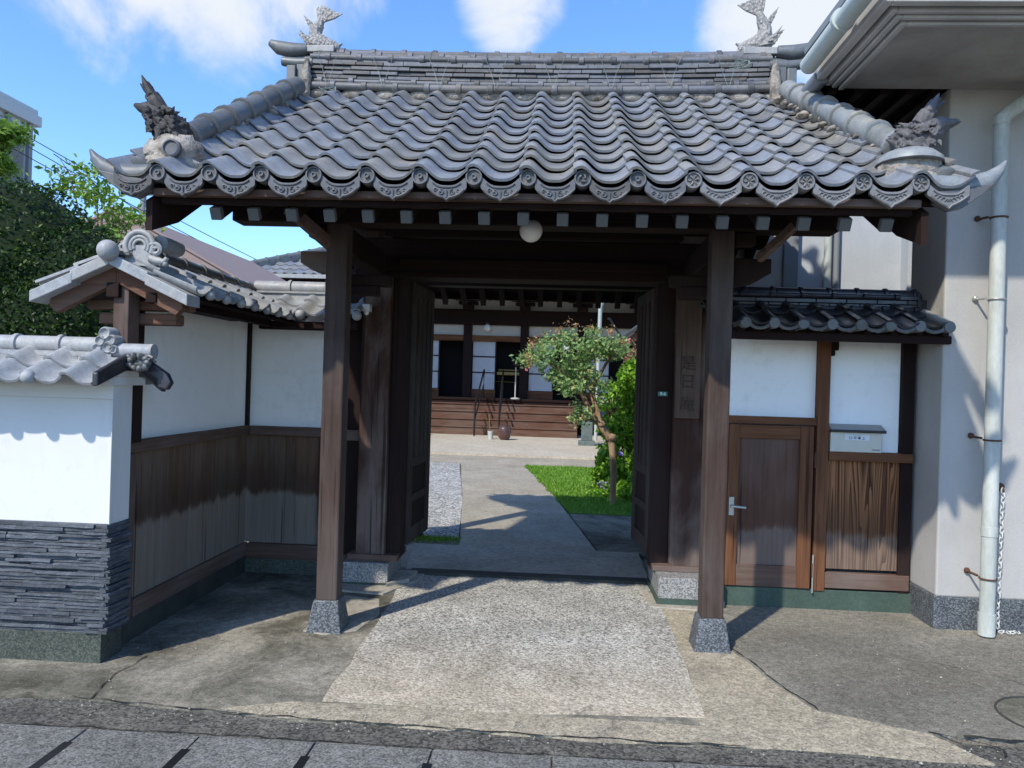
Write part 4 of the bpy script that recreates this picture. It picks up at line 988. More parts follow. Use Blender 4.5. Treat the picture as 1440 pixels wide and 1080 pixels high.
# =====================================================  SIDE WALL WITH WICKET DOOR (east)  =====================================================
sw = thing('side_wall', (1.9, 5.64, 0), 'plaster and cedar board wall with a wicket door under black roof tiles', 'wall')
YS = 5.62
part('plaster_panel', MB().box(1.2, 1.86, YS+.03, YS+.07, 1.36, 1.95), P_white, sw)
part('plaster_panel', MB().box(1.95, 2.45, YS+.03, YS+.07, 1.14, 1.95), P_white, sw)
part('wall_post', MB().box(1.862, 1.945, YS-.03, YS+.06, .14, 2.0), W_orange, sw, bevel=.006)
part('wall_post', MB().box(2.452, 2.535, YS-.02, YS+.07, .14, 2.0), W_dark, sw, bevel=.006)
part('corbel', MB().box(1.945, 2.00, YS-.025, YS+.03, 1.86, 1.95).box(1.945, 1.975, YS-.024, YS+.03, 1.82, 1.86), W_darkX, sw, bevel=.006)
part('head_rail', MB().box(1.2, 1.862, YS-.02, YS+.05, 1.318, 1.372), W_orangeX, sw, bevel=.004)
part('eave_beam', MB().box(1.15, 2.56, YS-.05, YS+.06, 1.95, 2.06).box(1.15, 2.60, 5.24, 5.29, 1.90, 1.955), W_darkX, sw, bevel=.006)
b = MB()
for k in range(9): b.box(1.2 + .165*k, 1.24 + .165*k, 5.20, YS, 1.952, 1.985)
part('eave_lath', b, W_darkY, sw)
part('mid_rail', MB().box(1.946, 2.53, YS-.045, YS+.06, 1.075, 1.138), W_orangeX, sw, bevel=.006)
b = MB().box(1.952, 2.243, YS, YS+.02, .30, 1.075).box(2.247, 2.53, YS+.001, YS+.021, .30, 1.075)
part('cedar_board', b, W_fig, sw)
part('bottom_rail', MB().box(1.946, 2.53, YS-.03, YS+.04, .165, .275), W_railX, sw, bevel=.005)
part('footing', MB().box(1.18, 2.56, YS-.02, YS+.08, -.02, .15), G_green2, sw, bevel=.004)
dr = part('wicket_door', MB().box(1.245, 1.32, YS-.035, YS+.02, .155, 1.312).box(1.745, 1.84, YS-.035, YS+.02, .155, 1.312), W_orange, sw, bevel=.005)
part('door_rail', MB().box(1.32, 1.745, YS-.034, YS+.018, 1.215, 1.311), W_orangeX, dr, bevel=.004)
part('door_rail', MB().box(1.32, 1.745, YS-.034, YS+.018, .156, .31), W_railX, dr, bevel=.004)
part('door_panel', MB().box(1.32, 1.745, YS-.012, YS+.005, .31, 1.215), W_door, dr)
part('door_handle', MB().box(1.255, 1.29, YS-.045, YS-.034, .66, .79).tube([(1.272, YS-.045, .728), (1.272, YS-.075, .728), (1.285, YS-.082, .728), (1.365, YS-.082, .722)], .009, 8), K_steel, dr, smooth=45)
part('hinge', MB().tube([(1.853, YS-.04, 1.02), (1.853, YS-.04, 1.13)], .008, 8).tube([(1.853, YS-.04, .24), (1.853, YS-.04, .34)], .008, 8), K_rust, dr)
part('drop_bolt', MB().tube([(1.855, YS-.042, .13), (1.855, YS-.042, .40)], .006, 8), K_steel, dr)
w3 = .1865; sl4 = .42; c4, s4 = math.cos(math.atan(sl4)), math.sin(math.atan(sl4)); L4 = .46 / c4
mb = tile_field(MB(), (1.232, 5.165, 1.985), (1, 0, 0), (0, c4, s4), w3, -1, 6, 2, L4/2, A=.038, lift=.022, umax=6.75*w3, nu=10, jit=.006)
mb = tile_field(mb, (2.55, 6.10, 1.985), (-1, 0, 0), (0, -c4, s4), w3, 0, 7, 2, L4/2, A=.05, lift=.03, nu=10, jit=.006)
part('roof_tiles', mb, T_black, sw, smooth=50)
e = MB()
for k in range(0, 8): e.lathe((1.232 + w3*k - .0, 5.145, 2.005), [(.037, .20), (.038, 0), (.034, -.005), (.001, -.006)], 16, 'Y')
for k in range(0, 7):
    cx = 1.232 + w3*(k+.5); P = [(cx + math.cos(R(a))*.062, 5.155, 2.005 + math.sin(R(a))*.035) for a in range(195, 346, 15)]; e.tube(P, .012, 6)
part('eave_tiles', e, T_horn, sw, smooth=45)
r5 = MB()
for i, z in enumerate((2.125, 2.157, 2.189, 2.221)):
    x = 1.15 - .09*i
    while x < 2.50:
        a, b_ = max(x, 1.15), min(x + .21, 2.53)
        if b_ > a: r5.box(a, b_ - .004, YS - .10 + .006*i, YS + .12, z, z + .028)
        x += .21
for z, off, y in ((2.150, .03, YS-.10), (2.240, .12, YS-.085)):
    x = 1.15 + off
    while x < 2.53: r5.tube([(x, y-.004, z), (x+.035, y-.004, z)], .024, 8); r5.tube([(x-.18, y+.008, z), (x, y+.008, z)], .020, 8); x += .215
cap_row(r5, (1.15, YS + .01, 2.262), (2.53, YS + .01, 2.262), .042, .21, 1.22, .035, 14)
part('ridge_tiles', r5, T_black, sw, bevel=.003, smooth=45)
part('ridge_end_tile', MB().ball((2.535, YS, 2.23), .06, 14, 10, (.5, 1, 1.05)).box(2.50, 2.56, YS-.10, YS+.1, 2.09, 2.22), T_black, sw, smooth=50)
part('verge_tiles', MB().tube([(2.56, 5.18, 2.015), (2.53, 5.5, 2.13)], .03, 10), T_light, sw, smooth=45)
mbx = thing('mailbox', (2.12, 5.6, 1.14), 'wide stainless steel letter box with a slanted dark lid on the wall rail', 'letter box')
part('box', MB().box(1.947, 2.305, 5.565, 5.645, 1.139, 1.285), K_steel, mbx, bevel=.005)
part('lid', MB().prism([(1.94, 5.645, 1.335), (1.94, 5.615, 1.337), (1.94, 5.535, 1.302), (1.94, 5.535, 1.288), (1.94, 5.645, 1.288)], (.375, 0, 0)), K_lid, mbx, recalc=True, bevel=.003)
part('lid_rim', MB().box(1.938, 2.318, 5.530, 5.549, 1.280, 1.300), K_black, mbx)
lb = part('paper_label', MB().box(2.045, 2.215, 5.5625, 5.566, 1.226, 1.272), K_label, mbx)
text('- -- -----', .018, (2.13, 5.5618, 1.259), K_ink, mbx, 'label_print', .0004)
text('\u53e3 \u4e2d \u25cf \u4e0a', .024, (2.13, 5.5618, 1.240), K_ink, mbx, 'label_print', .0004)
part('maker_mark', MB().box(2.235, 2.29, 5.5635, 5.566, 1.158, 1.164), K_ink, mbx)

# =====================================================  OFFICE BUILDING (east, big eave)  =====================================================
ob = thing('temple_office', (3.6, 6.5, 0), 'beige stucco building with a deep moulded eave and granite plinth beside the gate', 'building')
part('wall', MB().box(2.56, 7, 5.275, 5.78, .22, 3.62).box(3.55, 7, 5.78, 9.5, .22, 3.62), P_stucco, ob, bevel=.012)
part('wall', MB().box(1.0, 3.55, 7.6, 7.8, 0, 4.5), K_bluewall, ob)
part('plinth', MB().box(2.545, 7.02, 5.262, 5.79, -.02, .222), G_blue, ob, bevel=.004)
part('wall_joint', MB().box(2.868, 2.876, 5.270, 5.28, .24, 2.9) if False else MB().box(2.55, 2.556, 5.255, 5.28, .222, .235), K_cap, ob)
part('soffit', MB().box(1.86, 7, 4.36, 5.27, 3.60, 3.64), P_soffit, ob)
mo = MB()
for i, (o_, z0, z1) in enumerate(((0.00, 3.585, 3.66), (-.045, 3.60, 3.68), (-.085, 3.615, 3.70))):
    xa, ya = 1.825 + o_, 4.325 + o_
    mo.box(xa, xa + .032, ya, 5.27, z0, z1); mo.box(xa + .032, 7, ya, ya + .032, z0, z1)
part('eave_moulding', mo, P_mould, ob, bevel=.006)
fa = MB().box(1.66, 1.715, 4.16, 5.29, 3.63, 3.86).box(1.715, 7, 4.16, 4.215, 3.63, 3.86)
part('fascia', fa, P_mould, ob, bevel=.006)
part('eave_roof', MB().box(1.62, 7, 4.12, 5.35, 3.862, 3.91), K_cap, ob)
part('eave_core', MB().box(1.716, 7, 4.216, 5.27, 3.705, 3.86), K_cap, ob)
# old timber eave behind
ow = MB().box(1.72, 3.5, 5.30, 6.5, 3.64, 3.68); part('timber_soffit', ow, W_darkY, ob)
b = MB()
for k in range(10): b.box(1.78 + .17*k, 1.83 + .17*k, 5.32, 6.5, 3.58, 3.64)
part('timber_rafter', b, W_darkY, ob)
gt = MB()
gt.tube([(1.575, 3.2, 3.70), (1.585, 5.14, 3.695)], .056, 18)
for y in (3.9, 4.5): gt.tube([(1.577, y, 3.70), (1.577, y+.03, 3.70)], .068, 18)
part('gutter', gt, K_gut, ob, smooth=45)
part('gutter', MB().tube([(1.70, 5.2, 3.66), (1.70, 6.6, 3.66)], .055, 14), K_dpipe, ob, smooth=45)
dp = MB().tube([(3.15, 5.14, 3.60), (2.86, 5.14, 3.40), (2.825, 5.14, 3.36), (2.82, 5.14, 3.30), (2.82, 5.14, .13)], .046, 18); dp.tube([(2.82, 5.14, .16), (2.82, 5.14, .02)], .052, 18)
for z in (3.32, .66): dp.tube([(2.82, 5.14, z), (2.82, 5.14, z + .06)], .050, 18)
o = part('downpipe', dp, K_pipe, ob, smooth=40)
for z in (2.72, 2.19, 1.28, .385):
    bb = MB(); bb.tube([(2.82 + math.cos(R(a))*.050, 5.14 + math.sin(R(a))*.050, z) for a in range(0, 361, 20)], .006, 6); bb.tube([(2.77, 5.17, z + .01), (2.755, 5.275, z + .015)], .008, 6); bb.ball((2.752, 5.265, z + .02), .02, 8, 6)
    part('pipe_bracket', bb, K_rust if z != 2.19 else K_steel, o, smooth=45)
# pipes and pilasters on the recessed wall
for x, r_, m in ((2.56, .036, K_gut), (2.64, .028, K_dpipe)): part('wall_pipe', MB().tube([(x, 7.54, .3), (x, 7.54, 4.45)], r_, 12), m, ob, smooth=45)
part('pilaster', MB().box(2.14, 2.27, 7.5, 7.6, 0, 4.5), K_cap, ob)
part('wall_panel', MB().box(1.2, 2.14, 7.57, 7.6, 0, 4.5), P_stucco, ob)
part('corner_column', MB().box(3.27, 3.41, 7.45, 7.6, 0, 4.5), K_bluewall, ob); part('corner_column', MB().box(3.41, 3.55, 7.4, 7.6, 0, 4.5), K_dpipe, ob)
# chain on its hook
ch = thing('plastic_chain', (2.955, 5.235, 0), 'white plastic chain hanging from a wall hook to the ground', 'chain')
part('hook', MB().tube([(2.95, 5.275, .965), (2.95, 5.235, .965), (2.95, 5.225, .95), (2.95, 5.235, .935)], .007, 8).lathe((2.95, 5.262, .965), [(.028, .01), (.028, 0), (.01, -.005)], 14, 'Y'), K_rust, ch, smooth=45)
cm = MB(); z = .945; k = 0
def link(mb, c, a, h, wd, r_):
    P = []
    for i in range(13):
        t = 2*math.pi*i/12; P.append((c[0] + math.cos(a)*math.cos(t)*wd, c[1] + math.sin(a)*math.cos(t)*wd, c[2] + math.sin(t)*h))
    mb.tube(P, r_, 6, cap=False)
while z > .04: link(cm, (2.95 - .0012*k*.3 + .003*math.sin(k), 5.235, z), (k % 2) * 1.4 + .3, .022, .012, .0042); z -= .033; k += 1
for i in range(6): link(cm, (2.955 + .022*i, 5.215 + .01*math.sin(i*2), .022), i * .9, .008, .018, .0042)
part('chain_links', cm, K_chain, ch, smooth=60)
cv_ = thing('utility_cover', (2.42, 3.9, .01), 'round concrete utility cover set in the paving by the building', 'manhole cover')
part('cover', MB().lathe((2.47, 3.86, .0), [(.25, .0), (.25, .013), (.24, .0155), (.0005, .0155)], 40), F_left, cv_)
part('cover_rim', MB().tube([(2.47 + math.cos(R(a))*.262, 3.86 + math.sin(R(a))*.262, .011) for a in range(0, 361, 10)], .006, 6), G_darkft, cv_)
# =====================================================  MAIN HALL  =====================================================
mh = thing('main_hall', (-3, 23.6, 0), 'wooden temple main hall with sunlit plank steps and paper screens across the garden', 'building')
YH = 23.6
st_ = MB(); zz = .05; y = 22.05
for i in range(4):
    st_.box(-9, .62, y, y + .03, zz, zz + .215); st_.box(-9, .62, y - .03, y + .34, zz + .215, zz + .245); zz += .213; y += .31
part('plank_steps', st_, W_step, mh, bevel=.008)
part('veranda', MB().box(-10, 3, 23.26, 25, 1.02, 1.10).box(-10, 3, 23.29, 23.36, .9, 1.02), W_darkX, mh, bevel=.01)
part('veranda_beam', MB().box(-10, 3, 23.34, 23.4, .3, .9), W_darkX, mh)
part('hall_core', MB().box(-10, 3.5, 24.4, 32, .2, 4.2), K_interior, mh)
for x in (-6.28, -4.53, -2.78, -1.03, .72, 2.45): part('hall_post', MB().box(x-.13, x+.13, YH-.1, YH+.16, .05, 3.40), W_dark, mh, bevel=.02)
part('frieze_wall', MB().box(-10, 3, YH+.02, YH+.08, 3.02, 3.34), K_frieze, mh)
part('lintel_beam', MB().box(-10, 3, YH-.06, YH+.1, 2.84, 3.02), W_orangeX, mh, bevel=.01)
part('head_beam', MB().box(-10, 3, YH-.22, YH+.14, 3.34, 3.80), W_darkX, mh, bevel=.02)
part('upper_wall', MB().box(-10, 3, YH, YH+.1, 3.80, 4.5), K_frieze, mh)
for x in (-6.28, -4.53, -2.78, -1.03, .72, 2.45):
    part('bracket_set', MB().box(x-.3, x+.3, YH-.2, YH+.1, 3.95, 4.05).box(x-.16, x+.16, YH-.3, YH+.1, 3.80, 3.95).box(x-.42, x+.42, YH-.3, YH+.1, 4.08, 4.25), W_dark, mh, bevel=.02)
for k in range(22): part('eave_rafter', MB().beam((-7.4 + .42*k, 20.75, 4.12), (-7.4 + .42*k, 24, 4.9), .10, .13), W_darkY, mh)
def shoji(x0, x1, name='paper_screen'):
    o = part(name, MB().box(x0, x1, YH+.10, YH+.12, 1.36, 2.84), K_shoji, mh)
    part('screen_base', MB().box(x0, x1, YH+.08, YH+.13, 1.10, 1.355), W_orangeX, o)
    f = MB().box(x0, x0+.03, YH+.07, YH+.099, 1.36, 2.84).box(x1-.03, x1, YH+.07, YH+.099, 1.36, 2.84)
    for z in (1.86, 2.35): f.box(x0+.03, x1-.03, YH+.075, YH+.098, z, z+.035)
    part('screen_frame', f, W_dark, o)
for a, b_ in ((-5.4, -4.66), (-4.40, -3.66), (-2.65, -1.90), (-.90, -.12), (.86, 1.6)): shoji(a, b_)
hl = thing('hall_lamp', (-2.19, 23.3, 3.1), 'small round white lamp under the main hall beam', 'lamp')
part('globe', MB().ball((-2.17, 23.38, 3.24), .12, 16, 10), K_globe, hl, smooth=60)
part('lamp_holder', MB().tube([(-2.17, 23.4, 3.33), (-2.17, 23.4, 3.42)], .05, 10), K_black, hl)
# hip roof
ex0, ex1, ey, ez = -9.2, 5.0, 20.8, 4.36
hs_ = .44; D_ = 6.2
apex = [(ex0 + D_, ey + D_, ez + D_*hs_), (ex1 - D_, ey + D_, ez + D_*hs_)]
rb = MB().add([(ex0, ey, ez), (ex1, ey, ez), apex[1], apex[0], (ex0, ey + 2*D_, ez), (ex1, ey + 2*D_, ez)], [(0,1,2,3), (0,3,4), (1,5,2), (4,3,2,5)])
rb.add([(ex0, ey, ez-.12), (ex1, ey, ez-.12), (ex1, ey+2*D_, ez-.12), (ex0, ey+2*D_, ez-.12)], [(0,3,2,1)])
rb.add([(ex0, ey, ez-.12), (ex1, ey, ez-.12), (ex1, ey, ez), (ex0, ey, ez)], [(0,1,2,3)]); rb.add([(ex0, ey, ez-.12), (ex0, ey, ez), (ex0, ey+2*D_, ez), (ex0, ey+2*D_, ez-.12)], [(0,1,2,3)])
part('roof_deck', rb, W_darkX, mh)
c5, s5 = math.cos(math.atan(hs_)), math.sin(math.atan(hs_))
mb = MB(); wv = .27
for j in range(int((ex1 - ex0) / wv)):
    u = (j + .5) * wv; run = min(u, (ex1-ex0) - u, D_); rws = max(1, int(run / c5 / .42))
    if j > 36: break
    for i in range(rws):
        a = j*wv; q = []
        for (v, lf) in ((i*.42, .035), ((i+1)*.42, 0)):
            for uu, h in ((0, .045), (.2, .03), (.45, 0), (.75, .012), (1, .045)):
                q.append(Vector((ex0 + a + uu*wv, ey - .03 + v*c5, ez + .02 + v*s5)) + Vector((0, -s5, c5)) * (h + lf))
        fr = [p - Vector((0, -s5, c5)) * .03 for p in q[:5]]
        mb.add(q + fr, [(k, k+1, k+6, k+5) for k in range(4)] + [(10+k, 11+k, k+1, k) for k in range(4)])
part('roof_tiles', mb, T_main, mh, smooth=50)
hr = MB(); cap_row(hr, (ex0 + .1, ey + .1, ez + .2), (ex0 + D_, ey + D_, ez + D_*hs_ + .2), .10, .35, 1.15, .06, 10); hr.beam((ex0+.1, ey+.1, ez+.1), (ex0+D_, ey+D_, ez+D_*hs_+.1), .2, .2)
hr.tube([(ex0+.2, ey+.2, ez+.22), (ex0-.02, ey-.02, ez+.2), (ex0-.2, ey-.1, ez+.34)], [.12, .11, .03], 10); hr.ball((ex0+.25, ey+.2, ez+.34), .13, 10, 8, (1,1,1), .5)
part('hip_ridge', hr, T_horn, mh, smooth=45)
part('eave_gutter', MB().box(ex0, ex1, ey-.09, ey-.02, ez-.08, ez+.03), T_light, mh, bevel=.01)
b = MB().box(-10.5, 4.5, 20.9, 20.98, 3.98, 4.10)
for k in range(60): b.box(-9 + .22*k, -8.92 + .22*k, 20.86, 24, 4.10, 4.20)
part('eave_rafter_row', b, W_darkX, mh)
part('downpipe', MB().tube([(1.13, 20.6, 4.2), (1.13, 20.6, 3.95), (1.10, 20.65, 3.7), (1.08, 20.7, .1)], [.17, .14, .055, .045], 12), K_gut, mh, smooth=45)
# handrails, jar, stick, stand, box, stele
for (xa, ya, xb, yb) in ((-2.29, 21.6, -2.20, 23.1), (-1.60, 21.75, -1.62, 23.1)):
    m = MB().tube([(xa, ya, .05), (xa, ya, .92), (xb, yb, 1.95), (xb, yb, 1.1)], .026, 8); m.tube([(xa, ya, .5), (xb, yb, 1.5)], .02, 8)
    h = part('handrail', m, K_black, smooth=45, label='thin dark metal handrail on the hall steps, ' + ('farther from the brown jar' if xa < -2 else 'rising just behind the brown jar'), cat='handrail', group='handrails on the hall steps')
jr = part('clay_jar', MB().lathe((-1.36, 20.5, .05), [(.10, 0), (.155, .06), (.185, .2), (.165, .32), (.125, .38), (.14, .41), (.11, .41), (.10, .3), (.001, .28)], 24), K_jar, smooth=60, label='glazed dark brown clay jar on the tan paving before the hall', cat='jar')
bt = thing('stick_bucket', (-1.75, 20.6, .05), 'pale small bucket holding an upright stick beside the brown jar', 'bucket')
part('bucket', MB().lathe((-1.74, 20.6, .05), [(.06, 0), (.08, .22), (.07, .22), (.06, .05), (.001, .04)], 14), K_pipe, bt, smooth=45)
part('stick', MB().tube([(-1.74, 20.6, .1), (-1.80, 20.62, .72)], .016, 6), K_gold, bt)
sd_ = thing('incense_stand', (-1.22, 23.0, 1.1), 'thin pale pole stand on the veranda before the hall post', 'stand')
part('stand_pole', MB().tube([(-1.24, 23.0, 1.11), (-1.24, 23.0, 2.1)], .018, 8), K_pipe, sd_)
part('stand_foot', MB().lathe((-1.24, 23.0, 1.10), [(.15, 0), (.15, .03), (.03, .05)], 16), K_pipe, sd_)
part('stand_top', MB().lathe((-1.24, 23.0, 2.06), [(.02, 0), (.09, .06), (.11, .22), (.03, .26)], 12), K_black, sd_, smooth=50)
of = thing('offering_table', (-1.6, 23.9, 1.1), 'dim gilded altar table inside the dark hall doorway', 'table')
part('table_top', MB().box(-1.88, -1.15, 23.85, 24.3, 1.82, 1.92).box(-1.84, -1.2, 23.9, 24.2, 1.96, 2.0), K_gold, of, bevel=.01)
for x in (-1.8, -1.25): part('leg', MB().box(x-.03, x+.03, 23.9, 23.96, 1.10, 1.82), W_dark, of)
part('rail', MB().tube([(-1.9, 23.8, 1.62), (-1.3, 23.8, 1.60)], .012, 6), K_gold, of)
sx, sy = .80, 19.6
stl = thing('stone_stele', (sx, sy, .05), 'upright grey green stone tablet on a low base beyond the lawn', 'stone tablet')
part('tablet', MB().box(sx-.14, sx+.14, sy-.08, sy+.1, .16, .95).prism([(sx-.14, sy-.08, .95), (sx+.14, sy-.08, .95), (sx+.05, sy-.08, 1.03), (sx-.08, sy-.08, 1.03)], (0, .18, 0)), K_stele, stl, recalc=True, bevel=.015)
part('tablet_base', MB().box(sx-.21, sx+.21, sy-.16, sy+.18, .02, .165), K_stele, stl, bevel=.02)
# small building at the far right of the garden
gb = thing('garden_annex', (3.0, 17, 0), 'low brown eaved annex beside the garden next to the main hall', 'building')
part('wall', MB().box(2.35, 7, 13, 20, 0, 2.55), W_dark, gb)
part('roof', MB().prism([(1.75, 12.5, 2.70), (1.75, 12.5, 2.80), (4.5, 12.5, 4.0), (7.2, 12.5, 2.8), (7.2, 12.5, 2.70), (4.5, 12.5, 3.88)], (0, 7.6, 0)), T_main, gb, recalc=True)
part('fascia', MB().box(1.72, 1.76, 12.5, 20.1, 2.60, 2.78), W_orange, gb)
part('annex_gutter', MB().tube([(1.66, 12.4, 2.8), (1.66, 20.2, 2.84)], .05, 8), T_horn, gb)
part('hanging_rail', MB().tube([(1.66, 19.8, 2.75), (1.3, 19.8, 3.3), (1.3, 20.4, 3.35)], .03, 6), K_black, gb)
part('garden_wall_return', MB().box(1.26, 1.32, 7.5, 7.9, 0, 2.2), W_dark, gb) if False else None

# =====================================================  VEGETATION  =====================================================
def leaf_quad(mb, c, s, nrm=None, asp=.5, rnd=random):
    d = Vector((rnd.gauss(0, 1), rnd.gauss(0, 1), rnd.gauss(0, 1) - .25)).normalized()
    if nrm is not None: d = (d * .7 + nrm * .6).normalized()
    e = d.cross(Vector((rnd.gauss(0, 1), rnd.gauss(0, 1), rnd.gauss(0, 1)))).normalized(); f = d.cross(e)
    c = Vector(c); mb.add([c - e*s, c - f*s*asp + d*s*.12, c + e*s, c + f*s*asp + d*s*.12], [(0, 1, 2, 3)])
def limb(mb, pts, rs, n=8):
    P = []; Rr = []
    for i in range(len(pts)-1):
        for k in range(4):
            t = k/4; p = Vector(pts[i]).lerp(Vector(pts[i+1]), t); p += Vector(noise.noise_vector(p*4)) * rs[i] * .35; P.append(p); Rr.append(rs[i]*(1-t)+rs[i+1]*t)
    P.append(Vector(pts[-1])); Rr.append(rs[-1]); return mb.tube(P, Rr, n)
# hedge
random.seed(21)
he = thing('clipped_hedge', (-5.5, 7.2, 0), 'big dense dark green clipped evergreen dome behind the white walls', 'hedge')
hc = [((-5.75, 7.4, 1.85), (1.50, 1.3, 1.62)), ((-4.85, 7.35, 1.45), (.98, 1.1, 1.55)), ((-6.7, 7.5, 2.0), (1.4, 1.3, 1.62))]
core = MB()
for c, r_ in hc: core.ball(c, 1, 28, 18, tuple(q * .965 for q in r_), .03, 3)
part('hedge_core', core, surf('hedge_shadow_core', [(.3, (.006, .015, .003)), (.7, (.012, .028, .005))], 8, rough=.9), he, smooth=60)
lv = MB()
for k in range(64000):
    c, r_ = random.choice(hc); d = Vector((random.gauss(0,1), random.gauss(0,1) - .3, random.gauss(0,1))).normalized()
    if d.y > .55: continue
    q = 1 + .05 * noise.noise(Vector(d) * 5 + Vector(c)) + random.uniform(-.02, .012)
    p = Vector((c[0] + d.x*r_[0]*q, c[1] + d.y*r_[1]*q, c[2] + d.z*r_[2]*q))
    if p.z < .8: continue
    leaf_quad(lv, p, random.uniform(.016, .028), d, .55)
part('hedge_leaves', lv, L_hedge, he)
def tree(name, label, base, height, lean, blobs, mat_, bark, n, s, r0=.06, cat='tree', seed=1, loose=1.0):
    rnd = random.Random(seed); t = thing(name, base, label, cat)
    b = Vector(base); top = b + Vector(lean) + Vector((0, 0, height)); tr = MB()
    limb(tr, [b, b.lerp(top, .45) + Vector((lean[0]*.1, 0, 0)), b.lerp(top, .75), top], [r0, r0*.75, r0*.5, r0*.2])
    lv = MB()
    for c, r_, wgt in blobs:
        c = Vector(c); limb(tr, [b.lerp(top, rnd.uniform(.4, .7)), (b.lerp(top, .75) + c)/2, c], [r0*.4, r0*.25, r0*.1], 6)
        for k in range(3): limb(tr, [c, c + Vector((rnd.gauss(0, r_[0]*.5), rnd.gauss(0, r_[1]*.5), rnd.gauss(0, r_[2]*.5)))], [r0*.12, r0*.05], 5)
        cl = [Vector((rnd.gauss(0, .45)*r_[0], rnd.gauss(0, .45)*r_[1], rnd.gauss(0, .45)*r_[2])) for _ in range(int(14*wgt))]
        for k in range(int(n * wgt)):
            q = rnd.choice(cl); p = c + q + Vector((rnd.gauss(0, .16)*loose, rnd.gauss(0, .16)*loose, rnd.gauss(0, .075)*loose)) * max(r_) * 1.3
            leaf_quad(lv, p, rnd.uniform(.6, 1.2)*s, None, .42, rnd)
    part('trunk', tr, bark, t, smooth=60); part('crown', lv, mat_, t); return t
tree('light_tree', 'airy light green tree rising behind the dark clipped hedge', (-6.5, 10.2, 0), 3.7, (.2, 0, 0),
     [((-6.65, 10, 4.2), (.5, .35, .18), .6), ((-6.25, 10, 3.95), (.6, .35, .22), .9), ((-5.85, 10, 3.55), (.45, .35, .25), .8), ((-6.4, 10.3, 3.55), (.5, .4, .25), .6)], L_tree, B_trunk, 360, .055, seed=4)
tree('maple_tree', 'leafy green tree at the photo edge in front of the grey building', (-8.2, 9.6, 0), 4.2, (.3, 0, 0),
     [((-7.5, 9.6, 4.62), (.5, .4, .22), 1.1), ((-7.35, 9.6, 4.2), (.3, .3, .2), .5), ((-8.3, 9.6, 4.6), (.8, .5, .5), 1.0)], L_tree, B_trunk, 1600, .055, seed=9)
# crape myrtle
random.seed(33)
mt_ = thing('crape_myrtle', (.785, 10.15, 0), 'small leaning crape myrtle tree with pink flowers on the lawn', 'tree')
tr = MB()
limb(tr, [(.785, 10.15, -.02), (.77, 10.15, .5), (.74, 10.15, .86), (.60, 10.15, 1.02), (.44, 10.15, 1.25), (.30, 10.15, 1.50)], [.046, .039, .046, .042, .035, .028], 10)
limb(tr, [(.60, 10.15, 1.02), (.50, 10.2, 1.35), (.38, 10.2, 1.7), (.45, 10.1, 1.95)], [.042, .035, .025, .014])
limb(tr, [(.30, 10.15, 1.50), (.05, 10.1, 1.75), (-.20, 10.05, 1.88), (-.45, 10.0, 1.87)], [.03, .022, .014, .006])
limb(tr, [(.38, 10.2, 1.6), (.15, 10.25, 1.95), (.05, 10.2, 2.2)], [.025, .016, .006]); limb(tr, [(.44, 10.15, 1.5), (.7, 10.15, 1.95), (.85, 10.1, 2.2)], [.025, .018, .006])
limb(tr, [(.55, 10.15, 1.1), (.38, 10.0, 1.12), (.30, 10.0, 1.22)], [.03, .02, .008]); tr.ball((.735, 10.14, .88), .07, 10, 8, (1, 1, .8), .4); tr.ball((.60, 10.14, 1.05), .06, 10, 8, (1, 1, .8), .4)
part('trunk', tr, B_trunk, mt_, smooth=60)
lv = MB(); pk = MB(); wh = MB(); tips = []
cl = []
for k in range(150):
    a = random.uniform(0, 6.28); q = math.sqrt(random.random()); x = .27 + math.cos(a)*q*.66; z = 1.93 + math.sin(a)*q*.36
    if z < 1.75 - .25 * (1 - abs(x-.25)) and random.random() < .7: z += .15
    if x > .50 and z < 1.93: z = 1.93 + random.random() * .2
    cl.append(Vector((x, 10.12 + random.gauss(0, .2), z + .05*(x-.2))))
for k in range(22): cl.append(Vector((random.uniform(.05, .65), 10.1 + random.gauss(0, .15), random.uniform(1.38, 1.6))))
for k in range(10): cl.append(Vector((random.uniform(.28, .42), 10.05, random.uniform(1.05, 1.3))))
for k in range(6): cl.append(Vector((random.uniform(-.5, -.3), 10.05, random.uniform(1.84, 1.92))))
for c in cl:
    for k in range(26): leaf_quad(lv, c + Vector((random.gauss(0, .055), random.gauss(0, .055), random.gauss(0, .035))), random.uniform(.020, .040), None, .5)
for k in range(9):
    c = random.choice(((.88, 2.12), (.98, 2.05), (.74, 2.2), (1.0, 1.98), (.90, 1.95))); c = Vector((c[0], 9.95 + random.gauss(0, .05), c[1]))
    for q in range(16): leaf_quad(pk, c + Vector((random.gauss(0, .025),)*3) + Vector((random.gauss(0, .02), 0, random.gauss(0, .02))), .014, None, .8)
for q in range(12): leaf_quad(pk, Vector((-.395, 9.9, 1.74)) + Vector((random.gauss(0, .02), 0, random.gauss(0, .02))), .014, None, .8)
for q in range(18): leaf_quad(wh, Vector((.10, 9.78, 2.02)) + Vector((random.gauss(0, .018), random.gauss(0, .01), random.gauss(0, .018))), .016, None, .8)
yl = MB()
for k in range(34):
    a = random.uniform(-.3, 3.6); x, z = .27 + math.cos(a)*.66, 1.95 + math.sin(a)*.36 + random.gauss(0, .03)
    for q in range(12): leaf_quad(yl, Vector((x, 10.0 + random.gauss(0, .12), z)) + Vector((random.gauss(0, .03), random.gauss(0, .02), random.gauss(0, .03))), random.uniform(.014, .024), None, .5)
part('young_leaves', yl, L_young, mt_)
part('crown', lv, L_myrt, mt_); part('flowers', pk, L_pink, mt_); part('flowers', wh, L_white, mt_)
